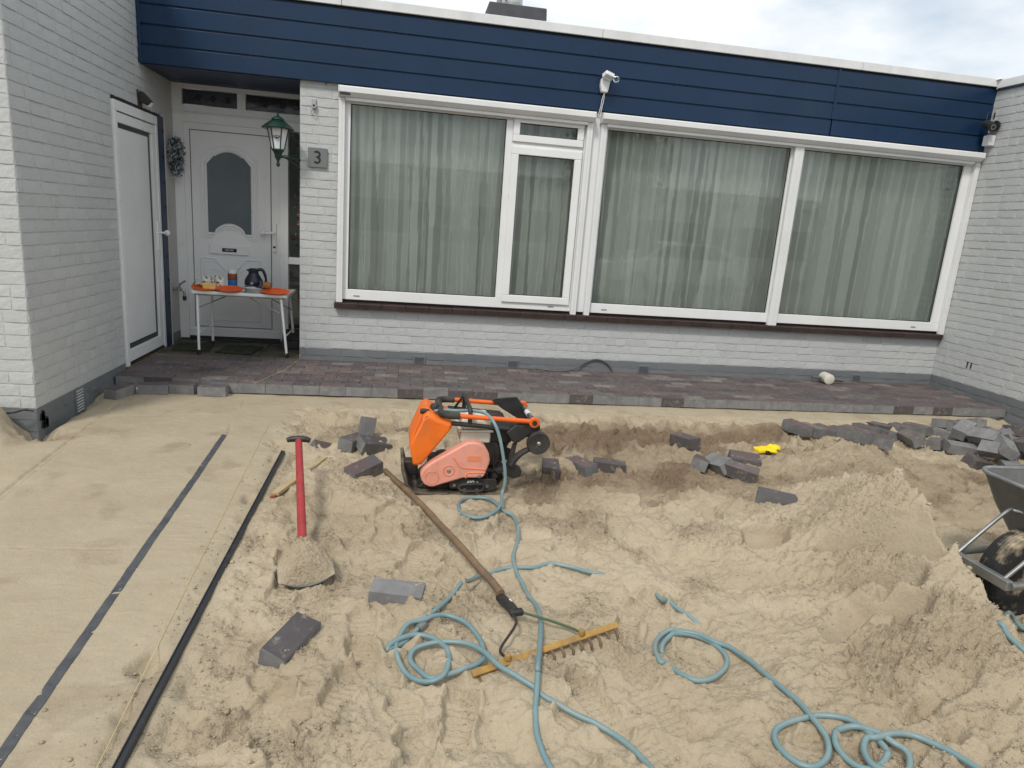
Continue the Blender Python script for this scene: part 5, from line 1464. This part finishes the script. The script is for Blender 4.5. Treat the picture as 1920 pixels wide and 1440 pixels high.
fs = [(i*(n+1)+j, (i+1)*(n+1)+j, (i+1)*(n+1)+j+1, i*(n+1)+j+1) for i in range(n) for j in range(n)]
b = MB(); b.add(v, fs); o = b.build('sand_load', 'sand', None, smooth='all', fix=False)
for nm, vl in (('damp', .22), ('smooth', 0), ('crumb', .8)):
    a = o.data.attributes.new(nm, 'FLOAT', 'POINT'); a.data.foreach_set('value', [vl]*len(v))
tag(o, 'scoop of sand lying on the blade of the red shovel', 'sand', kind='stuff')

# ------------------------------------------------------------------ rake
rk = thing('rake', 'wooden handled landscaping rake with yellow toothed bar', 'rake', (0, 0, 0))
h0 = gp(722, 885, .012); h1 = gp(940, 1122, .035); ndir = (h1-h0).normalized()
q = random.Random(6)
pts = [h0 + (h1-h0)*(i/14) + Vector((0, 0, .006)) + Vector((q.uniform(-.003, .003), 0, q.uniform(-.002, .002)+.012*math.sin(math.pi*i/14))) for i in range(15)]
lift = max(Hs(p.x, p.y)+.006-p.z for p in pts[3:])
pts = [p+Vector((0, 0, max(lift, 0)*min(1, i_/4))) for i_, p in enumerate(pts)]
MB().tube(pts, [.0165]*15, 12).build('handle', 'wood', rk, smooth=True)
h2 = gp(968, 1148, .045)
MB().tube([h1-ndir*.01, h1+(h2-h1)*.7, h2], [.020, .020, .015], 14).build('socket', 'black', rk, smooth=True)
mid = h1+(h2-h1)*.5
MB().obox(mid+Vector((.002, -.010, .0165)), (.040, .020, .002), (R(20), 0, math.atan2((h2-h1).y, (h2-h1).x))).build('socket_label', 'mug', rk)
MB().obox(h2, (.055, .03, .022), (0, 0, .2)).build('fork_clamp', 'black', rk, bevel=.006)
bl_, br_ = gp(885, 1264, .022), gp(1157, 1172, .035)
dirb = (br_-bl_).normalized()
def on_bar(u):
    # point of the bar nearest to picture column u
    t = (u-885)/(1157-885); return bl_ + (br_-bl_)*t
a, b2 = on_bar(945), on_bar(1083)
MB().tube(smooth_path([h2+Vector((-.02, -.005, 0)), h2+(a-h2)*.3+Vector((.008, 0, .01)), h2+(a-h2)*.82+Vector((-.028, .02, .0)), a+Vector((0, .005, .016))], 5), .0052, 8).build('stay_rod', 'metaldark', rk, smooth=True)
MB().tube(smooth_path([h2+Vector((.02, 0, .0)), h2+(b2-h2)*.45+Vector((0, .01, .012)), h2+(b2-h2)*.85+Vector((-.006, .03, .008)), b2+Vector((0, .005, .016))], 5), .0052, 8).build('stay_rod', mat('green_rod', (.06, .10, .05), .5), rk, smooth=True)
for p in (a, b2): MB().lathe([(.012, -.006), (.014, .0), (.010, .014), (.003, .016)], p+Vector((0, .0, .016)), 'z', 10).build('stay_bolt', 'yellow', rk, smooth=True)
per = Vector((-dirb.y, dirb.x, 0)).normalized()
if per.y > 0: per = -per
ang = math.atan2(dirb.y, dirb.x)
brl = (br_-bl_).length
bb = MB().box(-brl/2, brl/2, -.012, .012, -.010, .010).build('bar', 'yellow', rk, bevel=.004); bb.location = (bl_+br_)/2; bb.rotation_euler = (R(38), -math.asin(dirb.z), ang)
for i in range(15):
    c = bl_ + (br_-bl_)*((i+.6)/15.2) + Vector((0, 0, -.018 if i < 7 else 0))
    MB().tube(smooth_path([c, c+per*.022+Vector((0, 0, -.004)), c+per*.036+Vector((0, 0, -.014)), c+per*.040+Vector((0, 0, -.034))], 3), [.0052]*9+[.0035], 7).build('tooth', 'wood', rk, smooth=True)

# ------------------------------------------------------------------ rails, lath and strings on the screeded side
ra, rb = gp(531, 850, .0), gp(228, 1440, .0)
rail = thing('screed_rail', 'long black channel rail between smooth and trampled sand', 'rail', (0, 0, 0))
x0, x1 = .250, .252; y0, y1 = -5.6, -2.40
def along(x_off0, x_off1, za, zb, name, m_, bevel=.002):
    b = MB(); zz = Hs(.25, -3.5)
    b.box(.250+x_off0, .250+x_off1, y0, y1, -.119+za, -.119+zb); return b.build(name, m_, rail, bevel=bevel)
along(-.011, .011, .012, .036, 'profile', 'rail', .004); along(-.0105, -.006, .036, .041, 'upper_lip', 'rail', .002)
st = MB(); sx0, sy0 = -.171, -2.10; sx1, sy1 = -.030, -5.6
d_ = Vector((sx1-sx0, sy1-sy0, 0)); nn = Vector((d_.y, -d_.x, 0)).normalized()*.0165
n = 320; vs = []; mc = 5
def field(A, x, y): return float(A[int((y-GY0)/GD), int((x-GX0)/GD)])
for i in range(n+1):
    c = Vector((sx0, sy0, 0)) + d_*(i/n)
    for k in range(mc+1):
        p = c+nn*(k/mc*2-1)
        cover = .0022*max(0, field(n_w1, p.x, p.y)-1.1) + .0022*max(0, field(n_fine, p.x, p.y)-.6)*(1 if field(n_patch, p.x, p.y) > .5 else .3)
        g_ = math.exp(-((c.y+4.02)/.05)**2)*.0035*(field(n_sm, p.x, p.y) > .3)
        vs.append((p.x, p.y, Hs(p.x, p.y)+.0030-cover-g_))
st.add(vs, [(i*(mc+1)+k, i*(mc+1)+k+1, (i+1)*(mc+1)+k+1, (i+1)*(mc+1)+k) for i in range(n) for k in range(mc)])
o = st.build('screed_strip', 'strip', None, fix=False); s_ = o.modifiers.new('thick', 'SOLIDIFY'); s_.thickness = .002; s_.offset = -1
tag(o, 'flat grey strip sunk flush into the smooth sand', 'strip')
# sand washed over the strip in places
sw = []
la, lb = gp(608, 857, .012), gp(515, 928, .012)
lt2 = thing('wooden_lath', 'pale wooden lath with red tip lying under the shovel handle', 'lath', (0, 0, 0))
dd = lb-la; o = MB().box(-dd.length/2, dd.length/2, -.021, .021, -.009, .009).build('lath', 'lath', lt2, bevel=.002); o.location = (la+lb)/2; o.rotation_euler = (.06, 0, math.atan2(dd.y, dd.x))
MB().tube([lb+Vector((.01, 0, .0)), lb+dd.normalized()*.03+Vector((-.01, .01, -.004))], .006, 6).build('red_tip', 'red', lt2)
a, b = gp(503, 795, .004), gp(180, 1442, .006)
pts = [a + (b-a)*(i/40) for i in range(41)]; pts = [Vector((p.x, p.y, max(p.z, Hs(p.x, p.y)+.003))) for p in pts]
o = MB().tube(pts, .0011, 5).build('string_line', 'string'); tag(o, 'thin cream string stretched over the sand beside the black rail', 'string')
o = MB().tube([(-.20, -1.03, .003), (-.05, -.50, .004), (.0, -.02, .004)], .0012, 5).build('string_line', 'string'); tag(o, 'thin string lying across the new paving by the pier', 'string')

# ------------------------------------------------------------------ mallet, cable and glove
ml = thing('mallet', 'white rubber mallet lying on the new paving near the right wing', 'mallet', (5.43, -.155, .001), (0, 0, R(-8)))
MB().lathe([(.048, -.075), (.055, -.07), (.056, .06), (.050, .075), (.002, .075)], (0, 0, .056), 'y', 22).build('head', 'mallet', ml, smooth=True)
MB().tube([(-.16, .0, .058), (.185, .0, .04)], .015, 10).build('handle', 'cable', ml, smooth=True)
cb = smooth_path([(2.30, -.03, .008), (2.42, -.09, .008), (2.58, -.10, .008), (2.70, -.05, .03), (2.80, -.025, .085), (2.92, -.02, .125), (3.02, -.02, .10), (3.08, -.02, .05), (3.105, -.02, .004)], 6)
o = MB().tube(cb, .0085, 8).build('cable', 'cable', None, smooth=True); tag(o, 'grey cable arching out of the paving against the plinth', 'cable')
gv0 = gp(1440, 852, .0)
gl = thing('work_glove', 'yellow work glove lying at the edge of the sand heap', 'glove', gv0 + Vector((0, .03, .012)), (0, 0, R(14)))
b = MB()
b.add([], [])
palm = MB(); palm.obox((0, 0, .018), (.10, .075, .036), (0, R(4), 0)); palm.build('palm', 'glove', gl, bevel=.014, seg=3)
for k, (y, L, dz) in enumerate([(-.030, .055, 0), (-.010, .075, .004), (.012, .080, .002), (.032, .060, 0)]):
    MB().tube(smooth_path([(.04, y, .020), (.04+L*.5, y*1.15, .030+dz), (.04+L, y*1.3, .022+dz*2)], 4), [.0135]*6+[.012, .011, .007], 10).build('finger', 'glove', gl, smooth=True)
MB().tube(smooth_path([(-.02, -.03, .02), (.01, -.062, .02), (.035, -.070, .014)], 4), [.014]*6+[.012, .011, .007], 10).build('thumb', 'glove', gl, smooth=True)
MB().obox((-.072, 0, .017), (.060, .085, .030), (0, 0, 0)).build('cuff', 'glove', gl, bevel=.010, seg=3)
MB().obox((-.004, -.046, .012), (.075, .016, .020), (R(-20), 0, 0)).build('dark_palm_patch', 'black', gl, bevel=.003)

# ------------------------------------------------------------------ loose pavers
def loose(u, v, yaw, lab, tilt=(0, 0), z=0.0, side=0, group=None, sink=.012, at=None, flip=False):
    """side 0 flat, 1 on its long edge, 2 on its end."""
    p = at if at is not None else gp(u, v)
    hgt = (PT/2, PW/2, PL/2)[side]
    base = (0, 0, 0) if side == 0 else ((R(90), 0, 0) if side == 1 else (0, R(90), 0))
    fl_ = Euler((math.pi if flip else 0, 0, 0)).to_matrix()
    m_ = Euler((tilt[0], tilt[1], yaw)).to_matrix() @ Euler(base).to_matrix() @ fl_
    o = bpy.data.objects.new('loose_paver', rng.choice(PAVG if flip else PAVL)); COL.objects.link(o)
    zb_ = p.z if at is not None else Hs(p.x, p.y)
    o.location = (p.x, p.y, zb_ + hgt - sink + z); o.rotation_euler = m_.to_euler()
    o['group'] = group or 'loose pavers on the sand'
    tag(o, lab, 'paver')
    return o
loose(744, 1118, R(-10), 'flat grey paver between the shovel and the hose coil', (.05, .03), sink=.040, flip=True)
loose(545, 1205, R(62), 'dark brown paver lying tilted in the sand at the lower left', (.18, -.12), sink=.044)
loose(682, 880, R(38), 'reddish half buried paver left of the compactor', (.22, -.18), sink=.042)
loose(664, 834, R(60), 'dark red paver under the upright one, left of the compactor', (.1, .1), sink=.02)
loose(686, 826, R(20), 'paver standing on end in the small cluster left of the compactor', (-.20, .22), side=2, sink=.05)
loose(700, 840, R(35), 'tilted grey paver in front of the upright paver', (.35, .25), sink=.02)
loose(611, 838, R(35), 'small grey paver beside the black shovel grip', (.55, .35), sink=.072)
loose(1031, 886, R(80), 'grey paver nearest to the compactor wheel, end facing front', (0, .05), sink=.014)
loose(1088, 882, R(115), 'brownish paver in the middle of the three right of the compactor', (-.05, .05))
loose(1141, 884, R(-12), 'grey paver on its edge, right one of the three behind the compactor', (.1, .05), side=1, sink=.03)
loose(1283, 834, R(110), 'single grey paver standing off behind the group of four', (.0, .12))
loose(1312, 876, R(60), 'purple-brown paver at the left of the group of four', (.22, .22))
loose(1344, 884, R(100), 'pale grey paver leaning upright in the group of four', (-.55, .18), side=0, sink=-.01, flip=True)
loose(1394, 868, R(-14), 'dark paver at the back of the group of four', (.35, .08), sink=.02)
loose(1388, 892, R(-34), 'grey paver with white marks at the front of the group of four', (.08, .12))
loose(1454, 944, R(-28), 'dark brown paver alone in front of the sand heap', (.12, .06), sink=.022)
# line of pavers in the back, right of the middle
for i, (u, v, a, lab) in enumerate([(1493, 803, 112, 'first paver of the flat row behind the heap, at its left end'), (1520, 807, 110, 'second paver of the flat row behind the heap'), (1547, 810, 112, 'third paver of the flat row behind the heap'), (1574, 813, 108, 'fourth paver of the flat row behind the heap'), (1602, 816, 112, 'fifth paver of the flat row behind the heap, at its right end')]):
    loose(u, v+5, R(a), lab, (rng.uniform(-.05, .05), rng.uniform(-.06, .06)))
loose(1622, 812, R(105), 'dark paver left in the pair of flat pavers behind the heap', (.03, .05)); loose(1650, 810, R(112), 'reddish paver right in the pair of flat pavers behind the heap', (.02, .1), z=.006)
loose(1664, 818, R(80), 'grey paver pushed against the pair behind the heap', (.1, .1), sink=.03)
loose(1640, 830, R(-20), 'grey paver poking out behind the crest of the heap', (.06, .05), sink=.02)
loose(1692, 812, R(110), 'left purple paver of the second flat pair behind the heap', (.02, .04)); loose(1718, 812, R(112), 'right purple paver of the second flat pair behind the heap', (.05, .08), z=.008)
loose(1706, 836, R(82), 'paver propped on end between flat pair and big pile', (-.5, .0), sink=-.03)
# big pile beside the wheelbarrow
pc = gp(1850, 850)
q = random.Random(14)
pile_lab = 'grey paver jumbled in the big pile beside the wheelbarrow'
base_pts = [(1752, 838, 40), (1776, 826, 100), (1800, 848, -20), (1812, 832, 70), (1838, 840, 20), (1862, 852, 110), (1884, 844, 50), (1905, 858, 15), (1928, 850, 80), (1950, 866, 30), (1790, 808, 115), (1830, 815, 60), (1868, 822, 10), (1905, 825, 100), (1890, 880, 60), (1920, 895, 110), (1950, 900, 20), (1770, 800, 10)]
for (u, v, a) in base_pts:
    loose(u, v, R(a), pile_lab, (q.uniform(-.25, .25), q.uniform(-.25, .25)), group='pavers in the big pile', flip=q.random() < .4)
up_pts = [(1842, 842, 70, .085, .5, .3), (1862, 850, 120, .09, -.4, .5), (1800, 832, 30, .08, .2, -.3), (1885, 850, 20, .09, .3, .4), (1912, 862, 100, .085, -.3, .2), (1880, 868, 60, .08, .5, -.2), (1930, 880, 45, .09, .3, .3), (1815, 820, 95, .08, .15, .35), (1900, 838, 0, .085, -.3, .3)]
for (u, v, a, z, t1, t2) in up_pts:
    p = gp(u, v); loose(0, 0, R(a), pile_lab, (t1, t2), at=Vector((p.x, p.y, Hs(p.x, p.y)+z)), sink=0, group='pavers in the big pile', flip=q.random() < .5)
p = gp(1838, 850); loose(0, 0, R(112), 'pale grey paver standing tilted near the top of the pile', (-.75, .10), at=Vector((p.x, p.y, Hs(p.x, p.y)+.10)), sink=0, flip=True, group='pavers in the big pile')
p = gp(1862, 868); loose(0, 0, R(118), 'dark smooth paver leaning forward on the front of the pile', (-.80, .12), at=Vector((p.x, p.y, Hs(p.x, p.y)+.06)), sink=0, flip=True, group='pavers in the big pile')
p = gp(1830, 874); loose(0, 0, R(15), 'light grey paver lowest at the front of the pile', (.3, .2), at=Vector((p.x, p.y, Hs(p.x, p.y))), sink=.012, group='pavers in the big pile')

# rag and dark stones at the wing corner
q = random.Random(8)
b = MB(); p0 = Vector((-1.40, -2.16, Hs(-1.40, -2.16)+.02))
b.tube(smooth_path([p0+Vector((-.06, 0, -.01)), p0+Vector((-.03, -.01, .02)), p0+Vector((.02, .01, .025)), p0+Vector((.07, .02, .04)), p0+Vector((.12, .03, .03))], 4), [.004+.004*q.random() for _ in range(17)], 6)
o = b.build('rag_strip', 'tape', None, smooth=True); tag(o, 'torn black strip of foil beside the wing corner', 'foil')

# ------------------------------------------------------------------ wheelbarrow (front points to -x)
WB = thing('wheelbarrow', 'galvanised steel wheelbarrow with sandy black tyre at the right edge', 'wheelbarrow', (3.64, -4.27, Hs(3.64, -4.27)-.01), (0, 0, R(3)))
WRd = .195
wh = sub('wheel', WB); wh.location = (0, 0, WRd)
tp_ = []
for i in range(13):
    t = math.pi*i/12; tp_.append((WRd-.045+.045*math.sin(t)**.6 if i not in (0, 12) else WRd-.070, -.050*math.cos(t)))
M['tyre'] = mat('sandy_tyre', (.018, .018, .018), .8, col2=(.42, .34, .23), ns=9, lo=.50, hi=.66, bs=.3, bsc=60)
MB().lathe(tp_, axis='y', seg=40).build('tyre', 'tyre', wh, smooth=True)
for k in range(-3, 4):
    y = k*.0125
    rr = WRd-.045+.045*math.sin(math.acos(max(-1, min(1, -y/.05))))**.6
    MB().tube([(math.cos(t*.1309)*(rr+.0005), y, math.sin(t*.1309)*(rr+.0005)) for t in range(48)], .0032, 5, True).build('tread_rib', 'tyre', wh, smooth=True)
MB().lathe([(.02, -.042), (.05, -.040), (.100, -.030), (.128, -.040), (.130, .040), (.100, .030), (.05, .040), (.02, .042)], axis='y', seg=30).build('rim', 'black', wh, smooth=True)
MB().lathe([(.022, -.055), (.026, -.05), (.026, .05), (.022, .055)], axis='y', seg=16).build('hub', 'metaldark', wh, smooth=True)
MB().tube([(0, -.12, WRd), (0, .12, WRd)], .010, 10).build('axle', 'galv', WB, smooth=True)
# frame: front cross bar and two rails running back to the handles
fb = .255; zf = WRd+.035
MB().box(-.245, -.212, -.15, .15, zf-.032, zf+.012).build('front_bar', 'galv', WB, bevel=.005)
for s in (-1, 1):
    MB().tube(smooth_path([(-.225, s*.148, zf-.01), (.0, s*.152, zf+.0), (.30, s*.19, .24), (.85, s*.26, .33), (1.35, s*.30, .52)], 5), .0165, 12).build('side_rail', 'galv', WB, smooth=True)
    MB().tube([(1.22, s*.288, .47), (1.36, s*.302, .525)], .021, 12).build('hand_grip', 'rubber', WB, smooth=True)
    MB().tube(smooth_path([(.62, s*.235, .30), (.70, s*.25, .12), (.78, s*.25, .0), (.60, s*.25, .0)], 4), .014, 10).build('leg', 'galv', WB, smooth=True)
    MB().obox((0, s*.10, WRd+.01), (.05, .012, .07)).build('axle_bracket', 'galv', WB, bevel=.003)
MB().tube(smooth_path([(-.222, .115, zf+.005), (-.02, .118, .455-.04), (.03, .11, .47-.04), (.06, .0, .472-.04), (.03, -.11, .47-.04), (-.02, -.118, .455-.04), (-.222, -.115, zf+.005)], 5), .0085, 10).build('tray_stay', 'galv', WB, smooth=True)
# tray: loft from the floor to the rim, open on top
def rr_rect(x0, x1, hy0, hy1, z0, z1, r, n_=5):
    pts = []
    for (cx_, sx_, hy, a0, zz) in ((x1-r, 1, hy1, 0, z1), (x0+r, -1, hy0, 90, z0), (x0+r, -1, -hy0, 180, z0), (x1-r, 1, -hy1, 270, z1)):
        cy_ = (abs(hy)-r)*(1 if hy > 0 else -1)
        for i in range(n_+1):
            t = R(a0+90*i/n_); pts.append((cx_+r*math.cos(t), cy_+r*math.sin(t), zz))
    return pts
tr = MB()
loops = [rr_rect(.17, .62, .16, .18, .265, .30, .06), rr_rect(.10, .68, .20, .21, .285, .315, .07), rr_rect(.04, .86, .27, .27, .42, .42, .08), rr_rect(-.005, .98, .325, .32, .555, .53, .09)]
inner = [[(x*.985+.005, y*.985, z+.004) for x, y, z in lp] for lp in loops[::-1]]
rimo = [(x*1.02-.012, y*1.035, z-.004) for x, y, z in loops[-1]]
n_ = len(loops[0])
def loft(b, ls, capa=False, capb=False):
    st_ = len(b.v)
    for l in ls: b.v += [tuple(p) for p in l]
    for i in range(len(ls)-1):
        for j in range(n_):
            b.f.append((st_+i*n_+j, st_+i*n_+(j+1) % n_, st_+(i+1)*n_+(j+1) % n_, st_+(i+1)*n_+j))
    if capa: b.f.append(tuple(st_+j for j in range(n_)))
    if capb: b.f.append(tuple(st_+(len(ls)-1)*n_+j for j in range(n_)))
loft(tr, loops+inner, True, True)
tr.build('tray', 'galvtray', WB, smooth=True)
MB().tube([Vector(p)+Vector((0, 0, .0)) for p in loops[-1]], .009, 8, True).build('tray_rim', 'galv', WB, smooth=True)
# ------------------------------------------------------------------ across the street (seen only mirrored in the windows)
def street_house(x, lab, bw):
    h = thing('row_house', lab, 'house', (x, -24, -.13))
    MB().box(-6, 6, -7, 0, 0, 3.3).build('wall', mat('facing_wall', bw, .8, col2=tuple(c*.85 for c in bw), ns=4), h)
    MB().box(-6.1, 6.1, -7.1, .12, 3.3, 3.75).build('roof_edge', 'white2', h)
    for (a, b) in ((-5, -1.2), (.4, 4.4)):
        wv = MB().box(a, b, .001, .05, .8, 2.4).build('window', 'white', h)
        MB().box(a+.1, b-.1, .051, .06, .9, 2.3).build('window_pane', 'leadglass', wv)
    MB().box(-.9, .1, .001, .05, 0, 2.2).build('door', 'bluedark', h)
street_house(-9.5, 'low brick house across the street, on the left', (.62, .61, .58))
street_house(3.2, 'low brick house across the street, in the middle', (.58, .56, .53))
street_house(15.9, 'low pale house across the street, on the right', (.64, .63, .60))
def car(x, y, lab, paint, flip=1):
    c = thing('parked_car', lab, 'car', (x, y, -.13), (0, 0, 0 if flip > 0 else math.pi))
    cp_ = mat('car_paint', paint, .25, coat=.8)
    body = [(-2.05, .30), (-2.1, .62), (-1.95, .80), (-1.15, .92), (1.75, .98), (2.0, .86), (2.08, .55), (2.02, .30)]
    MB().prism(body, -.84, .84, 'xz').build('body', cp_, c, bevel=.06, seg=3)
    cab = [(-1.15, .90), (-.55, 1.36), (-.3, 1.43), (.9, 1.42), (1.25, 1.34), (1.72, .96)]
    b = MB(); n_ = len(cab)
    b.add([(a, -.76+.16*((z-.9)/.5), z) for a, z in cab] + [(a, .76-.16*((z-.9)/.5), z) for a, z in cab], [tuple(range(n_)), tuple(range(2*n_-1, n_-1, -1))] + [(i, i+n_, (i+1) % n_+n_, (i+1) % n_) for i in range(n_)])
    b.build('cabin', cp_, c, bevel=.03)
    for s in (-1, 1):
        MB().prism([(-.98, .97), (-.52, 1.31), (.2, 1.36), (.2, .97)], s*.70-.03, s*.70+.03, 'xz').build('side_window', 'leadglass', c)
        MB().prism([(.26, .97), (.26, 1.36), (.95, 1.35), (1.45, .99)], s*.70-.03, s*.70+.03, 'xz').build('side_window', 'leadglass', c)
        for xx in (-1.3, 1.3):
            wv = sub('wheel', c); wv.location = (xx, s*.76, .31)
            MB().lathe([(.19, -.10), (.29, -.10), (.31, -.06), (.31, .06), (.29, .10), (.19, .10)], axis='y', seg=24).build('tyre', 'rubber', wv, smooth=True)
            MB().lathe([(.01, -.09), (.19, -.095), (.19, .095), (.01, .09)], axis='y', seg=20).build('rim', 'steel', wv, smooth=True)
        MB().obox((-2.03, s*.62, .68), (.10, .32, .14)).build('headlight', 'clear', c, bevel=.03); MB().obox((2.02, s*.66, .74), (.08, .24, .16)).build('tail_light', 'red', c, bevel=.03)
    MB().prism([(-1.13, .93), (-1.10, .925), (-.55, 1.345), (-.58, 1.35)], -.58, .58, 'xz').build('windscreen', 'leadglass', c)
    MB().obox((-2.09, 0, .42), (.03, .52, .11)).build('number_plate', 'yellow', c)
car(8.6, -12.2, 'white car parked across the street', (.75, .76, .77)); car(2.6, -12.6, 'grey car parked across the street', (.30, .32, .34), -1); car(-4.2, -12.3, 'dark car parked across the street', (.05, .06, .07))
def tree(x, y, lab, hgt, seed):
    t = thing('street_tree', lab, 'tree', (x, y, -.13)); q = random.Random(seed)
    b = MB(); b.tube([(0, 0, 0), (.05, 0, hgt*.25), (.0, .05, hgt*.55)], [.20, .15, .09], 10)
    for k in range(7):
        a = q.uniform(0, 6.28); z = hgt*q.uniform(.3, .55); L = hgt*.28
        b.tube([(0, 0, z), (L*.5*math.cos(a), L*.5*math.sin(a), z+L*.5), (L*math.cos(a), L*math.sin(a), z+L)], [.06, .04, .02], 6)
    b.build('trunk', mat('bark', (.10, .08, .06), .9), t)
    lf = MB()
    for k in range(5200):
        a = q.uniform(0, 6.28); cz = q.uniform(-1, 1); r = (q.random()**.4); s = math.sqrt(1-cz*cz)
        p = Vector((r*s*math.cos(a)*hgt*.34, r*s*math.sin(a)*hgt*.34, hgt*.68+r*cz*hgt*.33)) + Vector((q.gauss(0, .15), q.gauss(0, .15), q.gauss(0, .15)))
        e = Euler((q.uniform(0, 6), q.uniform(0, 6), 0)).to_matrix(); l = q.uniform(.05, .12)
        lf.add([p+e @ Vector(v) for v in [(-l, 0, 0), (0, -l*.5, 0), (l, 0, 0), (0, l*.5, 0)]], [(0, 1, 2, 3)])
    lf.build('crown', mat('foliage', (.05, .085, .025), .7, rnd=.4), t, fix=False)
tree(9.6, -21.8, 'leafy tree across the street', 6.5, 3); tree(-4.5, -22.3, 'smaller leafy tree across the street', 5.6, 5)
bpy.context.view_layer.update()
